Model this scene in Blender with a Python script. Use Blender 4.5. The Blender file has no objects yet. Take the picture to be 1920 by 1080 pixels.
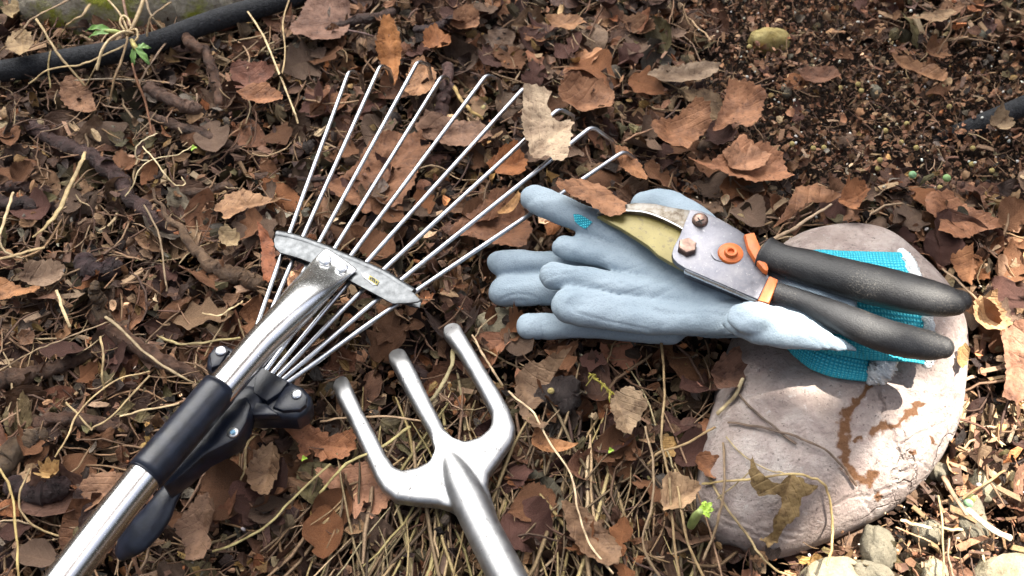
import bpy, bmesh, math, random
import numpy as np
from mathutils import Vector, Matrix, Euler

random.seed(7)
RNG = np.random.default_rng(7)
SC = bpy.context.scene
COL = SC.collection

# ------------------------------------------------------------------ camera
TILT = math.radians(35.0)          # away from straight down
DIST = 0.62
TANH = 0.45                        # half width over distance (40 mm lens on 36 mm film)
CAM = Vector((0.0, -DIST * math.sin(TILT), DIST * math.cos(TILT)))
cd = bpy.data.cameras.new('camera')
cam = bpy.data.objects.new('camera', cd)
COL.objects.link(cam)
cam.location = CAM
cam.rotation_euler = (TILT, 0, 0)
cd.lens = 40.0
cd.sensor_width = 36.0
cd.clip_start = 0.01
cd.clip_end = 200.0
cd.dof.use_dof = True
cd.dof.focus_distance = 0.585
cd.dof.aperture_fstop = 14.0
SC.camera = cam

# ------------------------------------------------------------------ light
SUN_ELEV = math.radians(62)
SUN_AZ = math.radians(62)         # 0 = beyond the top of the picture, negative = towards its left
SUN_DIR = Vector((math.sin(SUN_AZ) * math.cos(SUN_ELEV), math.cos(SUN_AZ) * math.cos(SUN_ELEV), math.sin(SUN_ELEV)))
w = bpy.data.worlds.new('World')
SC.world = w
w.use_nodes = True
nt = w.node_tree
nt.nodes.clear()
out = nt.nodes.new('ShaderNodeOutputWorld')
bg = nt.nodes.new('ShaderNodeBackground')
sky = nt.nodes.new('ShaderNodeTexSky')
sky.sky_type = 'NISHITA'
sky.sun_disc = False
sky.sun_elevation = SUN_ELEV
sky.sun_rotation = SUN_AZ
sky.dust_density = 2.0
tc = nt.nodes.new('ShaderNodeTexCoord')


def wn(t, **kw):
    q = nt.nodes.new(t)
    for k, v in kw.items():
        if k in q.inputs: q.inputs[k].default_value = v
        else: setattr(q, k, v)
    return q


def wramp(src, stops):
    q = nt.nodes.new('ShaderNodeValToRGB')
    for i, (p, c) in enumerate(stops):
        q.color_ramp.elements[i].position = p
        q.color_ramp.elements[i].color = (c, c, c, 1)
    nt.links.new(src, q.inputs['Fac'])
    return q.outputs['Color']


def wmix(f, a, b):
    q = wn('ShaderNodeMix', data_type='RGBA')
    for s, v in (('Factor', f), ('A', a), ('B', b)):
        if isinstance(v, tuple): q.inputs[s].default_value = v
        else: nt.links.new(v, q.inputs[s])
    return q.outputs['Result']


# broken cloud: a big sunlit bank high beyond the top of the picture, blue gaps elsewhere
cn = wn('ShaderNodeTexNoise', Scale=2.1, Detail=6, Roughness=0.55)
nt.links.new(tc.outputs['Generated'], cn.inputs['Vector'])
dp = wn('ShaderNodeVectorMath', operation='DOT_PRODUCT')
nt.links.new(tc.outputs['Generated'], dp.inputs[0])
dp.inputs[1].default_value = Vector((-0.22, 0.58, 0.78)).normalized()
ad = wn('ShaderNodeMath', operation='MULTIPLY_ADD')
nt.links.new(cn.outputs['Fac'], ad.inputs[0])
ad.inputs[1].default_value = 0.55
nt.links.new(dp.outputs['Value'], ad.inputs[2])
sb = wn('ShaderNodeMath', operation='SUBTRACT')
nt.links.new(ad.outputs['Value'], sb.inputs[0])
sb.inputs[1].default_value = 0.5
bank = wramp(sb.outputs['Value'], [(0.54, 0.0), (0.72, 1.0)])
thin = wramp(cn.outputs['Fac'], [(0.40, 0.55), (0.56, 1.0)])
c1 = wmix(thin, sky.outputs['Color'], (0.85, 0.85, 0.85, 1))
c2 = wmix(bank, c1, (17.0, 16.6, 16.0, 1))
# trees and houses stand round the garden: a dark uneven skyline
sx = wn('ShaderNodeSeparateXYZ')
nt.links.new(tc.outputs['Generated'], sx.inputs[0])
ad2 = wn('ShaderNodeMath', operation='MULTIPLY_ADD')
nt.links.new(cn.outputs['Fac'], ad2.inputs[0])
ad2.inputs[1].default_value = 0.3
nt.links.new(sx.outputs[2], ad2.inputs[2])
line = wramp(ad2.outputs['Value'], [(0.46, 0.0), (0.56, 1.0)])
c3 = wmix(line, (0.10, 0.10, 0.08, 1), c2)
nt.links.new(c3, bg.inputs['Color'])
bg.inputs['Strength'].default_value = 0.12
nt.links.new(bg.outputs['Background'], out.inputs['Surface'])

sd = bpy.data.lights.new('sun', 'SUN')
sd.energy = 4.5
sd.angle = math.radians(0.5)
sd.color = (1.0, 0.93, 0.82)
sun = bpy.data.objects.new('sun', sd)
COL.objects.link(sun)
sun.rotation_euler = SUN_DIR.to_track_quat('Z', 'Y').to_euler()
sun.location = SUN_DIR * 5

SC.view_settings.view_transform = 'Standard'
SC.view_settings.look = 'None'
SC.view_settings.gamma = 1.0
SC.view_settings.exposure = 2.05
SC.render.engine = 'CYCLES'
SC.cycles.max_bounces = 6
SC.cycles.diffuse_bounces = 3
SC.cycles.glossy_bounces = 4
SC.cycles.use_denoising = True

# ------------------------------------------------------------------ helpers
_c, _s = math.cos(TILT), math.sin(TILT)


def P(px, py, z=0.0):
    """the point at height z that the photograph shows at pixel (px, py)"""
    x = (px - 960) / 960 * TANH
    y = (540 - py) / 960 * TANH
    d = Vector((x, y * _c + _s, y * _s - _c))
    t = (z - CAM.z) / d.z
    return CAM + d * t


def depth(p):
    v = Vector(p) - CAM
    return v.y * _s - v.z * _c


def S(px, py, z=0.0):
    """metres per pixel there"""
    return depth(P(px, py, z)) * TANH / 960


def pix(p):
    v = Vector(p) - CAM
    d = v.y * _s - v.z * _c
    return 960 + v.x / d / TANH * 960, 540 - (v.y * _c + v.z * _s) / d / TANH * 960


def pix_np(a):
    v = a - np.array(CAM)
    d = v[:, 1] * _s - v[:, 2] * _c
    return 960 + v[:, 0] / d / TANH * 960, 540 - (v[:, 1] * _c + v[:, 2] * _s) / d / TANH * 960


def tag(o, label=None, cat=None, group=None, kind=None):
    if label: o['label'] = label
    if cat: o['category'] = cat
    if group: o['group'] = group
    if kind: o['kind'] = kind
    return o


def empty(name, loc, label, cat, group=None):
    o = bpy.data.objects.new(name, None)
    COL.objects.link(o)
    o.location = loc
    o.empty_display_size = 0.02
    return tag(o, label, cat, group)


def link(name, me, mat, parent=None):
    o = bpy.data.objects.new(name, me)
    COL.objects.link(o)
    if mat is not None:
        me.materials.clear()
        me.materials.append(mat)
    if parent is not None:
        o.parent = parent
        o.location = -Vector(parent.location) if parent.parent is None else Vector((0, 0, 0))
    return o


class MB:
    def __init__(self):
        self.v, self.f, self.uv, self.hard = [], [], [], False

    def add(self, vf):
        v, f = vf[0], vf[1]
        n = len(self.v)
        self.hard = self.hard or len(vf) == 2
        self.v += [tuple(p) for p in v]
        self.f += [tuple(i + n for i in q) for q in f]
        self.uv += list(vf[2]) if len(vf) > 2 else [(0, 0)] * len(v)
        return self

    def mesh(self, name, smooth=True):
        me = bpy.data.meshes.new(name)
        me.from_pydata(self.v, [], self.f)
        if smooth:
            me.polygons.foreach_set('use_smooth', [True] * len(me.polygons))
        if self.uv:
            lay = me.uv_layers.new(name='UVMap')
            li = np.empty(len(me.loops), dtype=np.int32)
            me.loops.foreach_get('vertex_index', li)
            lay.data.foreach_set('uv', np.array(self.uv, dtype=np.float32)[li].ravel())
        me.update()
        if smooth and self.hard:
            me.set_sharp_from_angle(angle=math.radians(33))
        return me

    def build(self, name, mat, parent=None, smooth=True, center=True):
        if parent is None and center:
            a = np.array(self.v)
            c = Vector(((a[:, 0].min() + a[:, 0].max()) / 2, (a[:, 1].min() + a[:, 1].max()) / 2, a[:, 2].min()))
            self.v = [tuple(p) for p in (a - np.array(c))]
            o = link(name, self.mesh(name, smooth), mat)
            o.location = c
            return o
        return link(name, self.mesh(name, smooth), mat, parent)


def cr(pts, n=8):
    """Catmull-Rom through rows of numbers"""
    a = np.array(pts, dtype=float)
    if len(a) < 3:
        return np.array([a[0] + (a[-1] - a[0]) * t for t in np.linspace(0, 1, n + 1)])
    q = np.vstack([2 * a[0] - a[1], a, 2 * a[-1] - a[-2]])
    o = []
    for i in range(1, len(q) - 2):
        p0, p1, p2, p3 = q[i - 1], q[i], q[i + 1], q[i + 2]
        for k in range(n):
            t = k / n
            o.append(0.5 * (2 * p1 + (p2 - p0) * t + (2 * p0 - 5 * p1 + 4 * p2 - p3) * t * t + (3 * p1 - p0 - 3 * p2 + p3) * t ** 3))
    o.append(a[-1])
    return np.array(o)


def loft(pts, rw, rh=None, n=12, cap=True, capk=1.0, jitter=0.0):
    p = np.array(pts, dtype=float)
    m = len(p)
    rw = np.broadcast_to(np.array(rw, dtype=float), (m,)).copy()
    rh = rw.copy() if rh is None else np.broadcast_to(np.array(rh, dtype=float), (m,)).copy()
    t = np.gradient(p, axis=0)
    t /= np.linalg.norm(t, axis=1)[:, None] + 1e-12
    if cap:
        def ends(i, sgn):
            rr = []
            for a in (0.35, 0.7, 1.0, 1.3):
                rr.append((p[i] + sgn * t[i] * capk * min(rw[i], rh[i] * 1.3) * math.sin(a), rw[i] * math.cos(a), rh[i] * math.cos(a), t[i]))
            return rr
        e0, e1 = ends(0, -1)[::-1], ends(-1, 1)
        p = np.vstack([[e[0] for e in e0], p, [e[0] for e in e1]])
        rw = np.concatenate([[e[1] for e in e0], rw, [e[1] for e in e1]])
        rh = np.concatenate([[e[2] for e in e0], rh, [e[2] for e in e1]])
        t = np.vstack([[e[3] for e in e0], t, [e[3] for e in e1]])
        m = len(p)
    up = np.array((0, 0, 1.0))
    V, F, UV = [], [], []
    L = 0
    prev = None
    for i in range(m):
        s = np.cross(t[i], up)
        ns = np.linalg.norm(s)
        if ns < 0.15:
            s = prev if prev is not None else np.array((1.0, 0, 0))
            s = s - t[i] * np.dot(s, t[i])
            ns = np.linalg.norm(s)
        s = s / ns
        if prev is not None and np.dot(s, prev) < 0 and ns < 0.4:
            s = -s
        prev = s
        u = np.cross(s, t[i])
        if i: L += np.linalg.norm(p[i] - p[i - 1])
        for k in range(n):
            a = 2 * math.pi * k / n
            j = 1 + (random.uniform(-jitter, jitter) if jitter else 0)
            V.append(p[i] + s * rw[i] * j * math.cos(a) + u * rh[i] * j * math.sin(a))
            UV.append((L, k / n))
    for i in range(m - 1):
        for k in range(n):
            a, b = i * n + k, i * n + (k + 1) % n
            F.append((a, b, b + n, a + n))
    F.append(tuple(range(n - 1, -1, -1)))
    F.append(tuple((m - 1) * n + k for k in range(n)))
    return V, F, UV


def path(pp, n=8):
    """rows (px, py, z, r_px) -> smooth points and radii in metres"""
    a = cr(pp, n)
    pts = [P(r[0], r[1], r[2]) for r in a]
    rad = [max(r[3], 0.3) * S(r[0], r[1], r[2]) for r in a]
    return np.array(pts), np.array(rad)


def prism(outline, zf, th, bevel=0.0, seg=2):
    """outline in pixels on the surface zf(px) (number or function), th thick downwards"""
    f = zf if callable(zf) else (lambda px, py: zf)
    top = [P(x, y, f(x, y)) for x, y in outline]
    area = sum(top[i].x * top[i - 1].y - top[i - 1].x * top[i].y for i in range(len(top)))
    if area > 0: top = top[::-1]
    bm = bmesh.new()
    a = [bm.verts.new(p) for p in top]
    b = [bm.verts.new(p - Vector((0, 0, th))) for p in top]
    n = len(a)
    ft = bm.faces.new(a)
    fb = bm.faces.new(b[::-1])
    for i in range(n):
        bm.faces.new((a[i], b[i], b[(i + 1) % n], a[(i + 1) % n]))
    bmesh.ops.recalc_face_normals(bm, faces=bm.faces)
    if bevel:
        ed = list(ft.edges) + list(fb.edges)
        bmesh.ops.bevel(bm, geom=ed, offset=bevel, segments=seg, profile=0.5, affect='EDGES', clamp_overlap=True)
    bmesh.ops.triangulate(bm, faces=[q for q in bm.faces if len(q.verts) > 4])
    bm.verts.index_update()
    V = [v.co.copy() for v in bm.verts]
    F = [tuple(v.index for v in q.verts) for q in bm.faces]
    bm.free()
    return V, F


def remesh(mb, voxel, smooth_it=4, fac=0.5):
    o = link('temp', mb.mesh('temp'), None)
    r = o.modifiers.new('r', 'REMESH')
    r.mode = 'VOXEL'
    r.voxel_size = voxel
    r.use_smooth_shade = True
    if smooth_it:
        s = o.modifiers.new('s', 'SMOOTH')
        s.iterations = smooth_it
        s.factor = fac
    dg = bpy.context.evaluated_depsgraph_get()
    me = bpy.data.meshes.new_from_object(o.evaluated_get(dg))
    bpy.data.objects.remove(o)
    return me


def disc(px, py, z, r, h, n=20, dome=0.5, hexa=False):
    """a low round (or six-sided) head standing on height z; r in pixels, h in metres"""
    c = P(px, py, z)
    R = r * S(px, py, z)
    k = 6 if hexa else n
    prof = [(1.0, 0), (1.0, h * (1 - dome)), (0.93, h * (1 - dome * 0.55)), (0.72, h * (1 - dome * 0.2)), (0.4, h * (1 - dome * .04)), (0.0, h)]
    if hexa: prof = [(1.0, 0), (1.0, h * .85), (0.9, h), (0.0, h)]
    V, F = [], []
    for rr, zz in prof[:-1]:
        for i in range(k):
            a = 2 * math.pi * (i + .3) / k
            V.append(c + Vector((R * rr * math.cos(a), R * rr * math.sin(a), zz)))
    V.append(c + Vector((0, 0, prof[-1][1])))
    m = len(prof) - 1
    for j in range(m - 1):
        for i in range(k):
            F.append((j * k + i, j * k + (i + 1) % k, (j + 1) * k + (i + 1) % k, (j + 1) * k + i))
    for i in range(k):
        F.append(((m - 1) * k + i, (m - 1) * k + (i + 1) % k, m * k))
    return V, F


# value noise for shapes
def _h(ix, iy, seed):
    n = (ix * 374761393 + iy * 668265263 + seed * 1442695041) & 0xFFFFFFFF
    n = ((n ^ (n >> 13)) * 1274126177) & 0xFFFFFFFF
    return ((n ^ (n >> 16)) & 0xFFFF) / 65535.0 * 2 - 1


def vnoise(x, y, seed=0):
    x = np.asarray(x, dtype=float); y = np.asarray(y, dtype=float)
    ix = np.floor(x).astype(np.int64); iy = np.floor(y).astype(np.int64)
    fx = x - ix; fy = y - iy
    fx = fx * fx * (3 - 2 * fx); fy = fy * fy * (3 - 2 * fy)
    a = _h(ix, iy, seed); b = _h(ix + 1, iy, seed); c = _h(ix, iy + 1, seed); d = _h(ix + 1, iy + 1, seed)
    return (a * (1 - fx) + b * fx) * (1 - fy) + (c * (1 - fx) + d * fx) * fy


def fbm(x, y, seed=0, o=4):
    r, a = 0, 1.0
    for k in range(o):
        r = r + a * vnoise(np.asarray(x) * 2 ** k, np.asarray(y) * 2 ** k, seed + k * 17)
        a *= 0.5
    return r


# ------------------------------------------------------------------ materials
class M:
    """small node builder"""
    def __init__(self, name):
        self.m = bpy.data.materials.new(name)
        self.m.use_nodes = True
        self.nt = self.m.node_tree
        self.b = self.nt.nodes['Principled BSDF']
        self.tc = self.nt.nodes.new('ShaderNodeTexCoord')

    def n(self, t, **kw):
        q = self.nt.nodes.new(t)
        for k, v in kw.items():
            if k in q.inputs: q.inputs[k].default_value = v
            else: setattr(q, k, v)
        return q

    def l(self, a, b): self.nt.links.new(a, b)

    def noise(self, scale, detail=4, rough=0.55, co='Object', dist=0.0):
        q = self.n('ShaderNodeTexNoise', Scale=scale, Detail=detail, Roughness=rough, Distortion=dist)
        self.l(self.tc.outputs[co], q.inputs['Vector'])
        return q.outputs['Fac']

    def ramp(self, fac, stops):
        q = self.n('ShaderNodeValToRGB')
        e = q.color_ramp.elements
        while len(e) < len(stops): e.new(0.5)
        for i, (p, c) in enumerate(stops):
            e[i].position = p
            e[i].color = (c, c, c, 1) if not hasattr(c, '__len__') else (*c, 1)
        self.l(fac, q.inputs['Fac'])
        return q.outputs['Color']

    def mix(self, fac, a, b, mode='MIX'):
        q = self.n('ShaderNodeMix', data_type='RGBA', blend_type=mode)
        for s, v in (('Factor', fac), ('A', a), ('B', b)):
            if isinstance(v, (int, float)): q.inputs[s].default_value = v
            elif isinstance(v, tuple): q.inputs[s].default_value = (*v, 1)
            else: self.l(v, q.inputs[s])
        return q.outputs['Result']

    def math(self, op, a, b=0.0, c=None):
        q = self.n('ShaderNodeMath', operation=op)
        for i, v in enumerate((a, b) + ((c,) if c is not None else ())):
            if isinstance(v, (int, float)): q.inputs[i].default_value = v
            else: self.l(v, q.inputs[i])
        return q.outputs['Value']

    def set(self, s, v):
        if isinstance(v, (int, float)): self.b.inputs[s].default_value = v
        elif isinstance(v, tuple): self.b.inputs[s].default_value = (*v, 1)
        else: self.l(v, self.b.inputs[s])
        return self

    def bump(self, h, dist, strength=1.0, chain=None):
        q = self.n('ShaderNodeBump', Distance=dist, Strength=strength)
        self.l(h, q.inputs['Height'])
        if chain is not None: self.l(chain, q.inputs['Normal'])
        self.l(q.outputs['Normal'], self.b.inputs['Normal'])
        return q.outputs['Normal']


def simple(name, col, rough=0.5, metal=0.0, var=0.25, scale=200, bscale=600, bdist=0.0002, spec=0.5):
    m = M(name)
    f = m.noise(scale)
    lo = tuple(c * (1 - var) for c in col)
    hi = tuple(min(1, c * (1 + var)) for c in col)
    m.set('Base Color', m.ramp(f, [(0.3, lo), (0.7, hi)]))
    m.set('Roughness', m.ramp(m.noise(scale * 0.7), [(0.3, max(0, rough - .08)), (0.7, min(1, rough + .08))]))
    m.set('Metallic', metal)
    m.set('Specular IOR Level', spec)
    if bdist: m.bump(m.noise(bscale, 3), bdist)
    return m.m


def leaf_nodes(m, colour):
    """mottled dead leaf with veins drawn from the leaf's own UVs"""
    uv = m.n('ShaderNodeSeparateXYZ')
    m.l(m.tc.outputs['UV'], uv.inputs[0])
    u, v = uv.outputs[0], uv.outputs[1]
    av = m.math('ABSOLUTE', v)
    mid = m.math('SUBTRACT', 1.0, m.math('MINIMUM', m.math('MULTIPLY', av, 16.0), 1.0))
    ph = m.math('FRACT', m.math('MULTIPLY', m.math('SUBTRACT', u, m.math('MULTIPLY', av, 1.0)), 5.5))
    lat = m.math('ABSOLUTE', m.math('SUBTRACT', ph, 0.5))
    lat = m.math('SUBTRACT', 1.0, m.math('MINIMUM', m.math('MULTIPLY', lat, 9.0), 1.0))
    vein = m.math('MAXIMUM', mid, m.math('MULTIPLY', lat, 0.6))
    n1 = m.noise(90, 5, 0.6)
    n2 = m.noise(420, 4, 0.65)
    c = m.mix(m.ramp(n1, [(0.32, 0.0), (0.7, 1.0)]), m.mix(1.0, colour, (0.50, 0.43, 0.39), 'MULTIPLY'), m.mix(1.0, colour, (1.38, 1.36, 1.30), 'MULTIPLY'))
    c = m.mix(m.ramp(n2, [(0.32, 0.8), (0.46, 0.0)]), c, m.mix(1.0, c, (0.36, 0.30, 0.28), 'MULTIPLY'))
    c = m.mix(m.math('MULTIPLY', vein, 0.2), c, m.mix(1.0, c, (1.55, 1.5, 1.4), 'MULTIPLY'))
    m.set('Base Color', c)
    m.set('Roughness', m.ramp(n2, [(0.3, 0.5), (0.75, 0.75)]))
    m.set('Specular IOR Level', 0.24)
    hgt = m.math('ADD', m.math('MULTIPLY', vein, 0.45), m.math('MULTIPLY', n2, 1.1))
    m.bump(hgt, 0.0009, 0.85)
    return m.m


mm = M('dead_leaf')
oi = mm.n('ShaderNodeObjectInfo')
MAT_LEAF = leaf_nodes(mm, oi.outputs['Color'])
mm = M('litter')
at = mm.n('ShaderNodeAttribute', attribute_name='Col')
MAT_LITTER = leaf_nodes(mm, at.outputs['Color'])

mm = M('plain_litter')
at = mm.n('ShaderNodeAttribute', attribute_name='Col')
mm.set('Base Color', mm.mix(mm.ramp(mm.noise(700, 3), [(0.3, 0.6), (0.6, 0.0)]), at.outputs['Color'], mm.mix(1.0, at.outputs['Color'], (0.5, 0.45, 0.42), 'MULTIPLY')))
mm.set('Roughness', 0.7)
mm.set('Specular IOR Level', 0.3)
mm.bump(mm.noise(900, 3), 0.0004)
MAT_BITS = mm.m

mm = M('straw')
oi = mm.n('ShaderNodeObjectInfo')
mm.set('Base Color', mm.mix(mm.ramp(mm.noise(160, 4), [(0.35, 0.0), (0.65, 1.0)]), mm.mix(1.0, oi.outputs['Color'], (0.55, 0.5, 0.45), 'MULTIPLY'), mm.mix(1.0, oi.outputs['Color'], (1.2, 1.2, 1.15), 'MULTIPLY')))
mm.set('Roughness', 0.6)
mm.bump(mm.noise(1100, 2), 0.0003)
MAT_STRAW = mm.m

mm = M('woody_root')
oi = mm.n('ShaderNodeObjectInfo')
f = mm.noise(130, 6, 0.65)
c = mm.mix(mm.ramp(f, [(0.35, 0.0), (0.62, 1.0)]), mm.mix(1.0, oi.outputs['Color'], (0.35, 0.3, 0.3), 'MULTIPLY'), mm.mix(1.0, oi.outputs['Color'], (1.4, 1.35, 1.25), 'MULTIPLY'))
mm.set('Base Color', c)
mm.set('Roughness', mm.ramp(f, [(0.3, 0.22), (0.7, 0.6)]))
mm.bump(mm.noise(300, 7, 0.8), 0.0045)
MAT_ROOT = mm.m

mm = M('soil')
f = mm.noise(60, 6, 0.7)
g = mm.noise(500, 5, 0.7)
c = mm.mix(mm.ramp(f, [(0.35, 0.0), (0.65, 1.0)]), (0.010, 0.006, 0.004), (0.030, 0.018, 0.012))
c = mm.mix(mm.ramp(g, [(0.55, 0.0), (0.72, 0.8)]), c, (0.075, 0.045, 0.03))
mm.set('Base Color', c)
mm.set('Roughness', 0.9)
mm.set('Specular IOR Level', 0.2)
mm.bump(g, 0.003)
MAT_SOIL = mm.m

# polished tube
mm = M('chrome_tube')
sc_ = mm.n('ShaderNodeMapping')
sc_.inputs['Scale'].default_value = (1, 1, 1)
mm.l(mm.tc.outputs['UV'], sc_.inputs['Vector'])
sn = mm.n('ShaderNodeTexNoise', Scale=500, Detail=3, Roughness=0.7, Distortion=2.5)
mm.l(mm.tc.outputs['Object'], sn.inputs['Vector'])
mm.set('Base Color', mm.ramp(mm.noise(40), [(0.3, (0.62, 0.61, 0.6)), (0.7, (0.74, 0.74, 0.74))]))
mm.set('Metallic', 1.0)
mm.set('Roughness', mm.ramp(sn.outputs['Fac'], [(0.50, 0.21), (0.78, 0.32)]))
mm.bump(sn.outputs['Fac'], 0.000012)
MAT_CHROME = mm.m

MAT_TINE = simple('tine_wire', (0.52, 0.54, 0.57), 0.3, 1.0, 0.2, 120, 700, 0.00004)
MAT_ZINC = None
mm = M('zinc_plate')
v_ = mm.n('ShaderNodeTexVoronoi', Scale=900)
mm.l(mm.tc.outputs['Object'], v_.inputs['Vector'])
f = mm.noise(300, 5, 0.7)
c = mm.mix(mm.ramp(f, [(0.35, 0.0), (0.7, 1.0)]), (0.10, 0.105, 0.11), (0.165, 0.172, 0.18))
mm.set('Base Color', c)
mm.set('Metallic', 0.9)
mm.set('Roughness', mm.ramp(f, [(0.35, 0.46), (0.65, 0.36)]))
mm.bump(f, 0.00002)
MAT_ZINC = mm.m

mm = M('fork_steel')
f = mm.noise(150, 7, 0.75)
g = mm.noise(420, 5, 0.75, dist=1.0)
h_ = mm.noise(45, 3, 0.6)
pit = mm.math('MULTIPLY', mm.ramp(g, [(0.585, 0.0), (0.66, 0.9)]), mm.ramp(h_, [(0.46, 0.0), (0.60, 1.0)]))
c = mm.ramp(f, [(0.35, (0.34, 0.34, 0.345)), (0.65, (0.46, 0.46, 0.46))])
mm.set('Base Color', mm.mix(pit, c, (0.075, 0.06, 0.05)))
mm.set('Metallic', mm.math('SUBTRACT', 1.0, mm.math('MULTIPLY', pit, 0.8)))
mm.set('Roughness', mm.math('ADD', mm.ramp(f, [(0.3, 0.42), (0.7, 0.52)]), mm.math('MULTIPLY', pit, 0.3)))
nn = mm.bump(mm.noise(60, 2), 0.0002)
mm.bump(mm.math('SUBTRACT', mm.math('MULTIPLY', f, 0.25), pit), 0.00007, 1.0, nn)
MAT_FORK = mm.m

mm = M('pruner_steel')
f = mm.noise(90, 6, 0.7)
g = mm.noise(600, 4, 0.7)
c = mm.ramp(f, [(0.3, (0.085, 0.085, 0.10)), (0.5, (0.14, 0.14, 0.16)), (0.72, (0.21, 0.205, 0.22))])
mm.set('Base Color', mm.mix(mm.ramp(g, [(0.60, 0.0), (0.7, 0.4)]), c, (0.46, 0.45, 0.45)))
mm.set('Metallic', 0.92)
mm.set('Roughness', mm.ramp(f, [(0.3, 0.30), (0.7, 0.46)]))
mm.bump(g, 0.00006)
MAT_PLATE = mm.m

mm = M('blade_coating')
f = mm.noise(80, 6, 0.7)
g = mm.noise(320, 5, 0.75)
c = mm.ramp(f, [(0.3, (0.17, 0.135, 0.036)), (0.7, (0.26, 0.215, 0.07))])
mm.set('Base Color', mm.mix(mm.ramp(g, [(0.52, 0.0), (0.66, 0.8)]), c, (0.09, 0.065, 0.03)))
mm.set('Metallic', 0.2)
mm.set('Roughness', 0.38)
mm.bump(g, 0.0001)
MAT_BLADE = mm.m

mm = M('worn_hook')
f = mm.noise(130, 6, 0.7)
c = mm.ramp(f, [(0.36, (0.07, 0.05, 0.035)), (0.46, (0.15, 0.125, 0.095)), (0.60, (0.23, 0.215, 0.195))])
mm.set('Base Color', c)
mm.set('Metallic', 0.6)
mm.set('Roughness', 0.45)
mm.bump(f, 0.00012)
MAT_HOOK = mm.m

MAT_RUSTBOLT = simple('rusty_bolt', (0.30, 0.20, 0.16), 0.42, 0.7, 0.4, 300, 500, 0.0002)
MAT_RIVET = simple('bright_rivet', (0.72, 0.73, 0.74), 0.3, 0.95, 0.15, 300, 500, 0.00005)
MAT_ORANGE = simple('orange_plastic', (0.62, 0.155, 0.035), 0.5, 0.0, 0.16, 250, 900, 0.0001)

mm = M('black_rubber')
f = mm.noise(55, 5, 0.65)
g = mm.noise(1300, 3, 0.7)
c = mm.mix(mm.ramp(f, [(0.42, 0.0), (0.66, 1.0)]), (0.010, 0.010, 0.011), (0.027, 0.027, 0.029))
d = mm.math('MULTIPLY', mm.ramp(g, [(0.54, 0.0), (0.66, 1.0)]), mm.ramp(mm.noise(38, 5, 0.7), [(0.44, 0.0), (0.62, 1.0)]))
mm.set('Base Color', mm.mix(mm.math('MULTIPLY', d, 0.8), c, (0.15, 0.135, 0.115)))
mm.set('Roughness', mm.ramp(f, [(0.3, 0.40), (0.7, 0.56)]))
mm.set('Specular IOR Level', 0.5)
mm.bump(g, 0.00022)
MAT_RUBBER = mm.m
MAT_PLASTIC = simple('black_plastic', (0.009, 0.012, 0.022), 0.36, 0.0, 0.5, 160, 900, 0.00008)
MAT_HOSE = simple('porous_hose', (0.020, 0.021, 0.024), 0.8, 0.0, 0.55, 500, 900, 0.0009, 0.3)

mm = M('latex_foam')
f = mm.noise(35, 4)
g = mm.noise(1050, 3, 0.6)
c = mm.mix(mm.ramp(f, [(0.35, 0.0), (0.65, 1.0)]), (0.245, 0.312, 0.368), (0.31, 0.378, 0.436))
mm.set('Base Color', mm.mix(mm.ramp(g, [(0.30, 0.45), (0.48, 0.0)]), c, (0.16, 0.21, 0.26)))
mm.set('Roughness', 0.7)
mm.set('Specular IOR Level', 0.35)
n0 = mm.bump(mm.noise(120, 3, 0.5), 0.0006, 0.6)
mm.bump(g, 0.00045, 0.8, n0)
MAT_LATEX = mm.m


def knit(name, col, dark, pitch=0.0016):
    m = M(name)
    uv = m.n('ShaderNodeSeparateXYZ')
    m.l(m.tc.outputs['UV'], uv.inputs[0])
    a = m.math('SINE', m.math('MULTIPLY', uv.outputs[0], 2 * math.pi / pitch))
    b = m.math('SINE', m.math('MULTIPLY', uv.outputs[1], 2 * math.pi / pitch))
    h = m.math('MULTIPLY', m.math('ADD', a, 1.0), m.math('ADD', b, 1.0))
    h = m.math('MULTIPLY', h, 0.25)
    f = m.ramp(h, [(0.0, 0.0), (0.45, 1.0)])
    m.set('Base Color', m.mix(f, dark, col))
    m.set('Roughness', 0.9)
    m.set('Specular IOR Level', 0.15)
    m.bump(m.math('ADD', h, m.math('MULTIPLY', m.noise(1500), 0.4)), 0.0006)
    return m.m


MAT_KNIT = knit('turquoise_knit', (0.13, 0.67, 0.77), (0.02, 0.34, 0.48))
MAT_KNIT_FINE = knit('fine_turquoise_knit', (0.13, 0.67, 0.77), (0.02, 0.34, 0.48), 0.0011)
MAT_TRIM = simple('white_yarn', (0.78, 0.80, 0.80), 0.9, 0.0, 0.1, 900, 900, 0.0012, 0.1)

mm = M('stone')
f = mm.noise(28, 8, 0.62)
g = mm.noise(260, 6, 0.7)
f2 = mm.noise(75, 6, 0.7, dist=1.0)
c = mm.ramp(f, [(0.30, (0.23, 0.175, 0.155)), (0.46, (0.35, 0.285, 0.255)), (0.56, (0.41, 0.345, 0.315)), (0.70, (0.50, 0.445, 0.41))])
c = mm.mix(mm.ramp(f2, [(0.36, 0.6), (0.54, 0.0)]), c, (0.23, 0.17, 0.16))
c = mm.mix(mm.ramp(g, [(0.60, 0.0), (0.72, 0.6)]), c, (0.56, 0.53, 0.51))
c = mm.mix(mm.ramp(mm.noise(420, 4, 0.8), [(0.33, 0.9), (0.40, 0.0)]), c, (0.06, 0.045, 0.04))
st = mm.n('ShaderNodeAttribute', attribute_name='stain')
sf = mm.math('MULTIPLY', st.outputs['Fac'], mm.ramp(mm.noise(170, 6, 0.75), [(0.36, 0.0), (0.50, 1.0)]))
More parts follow.
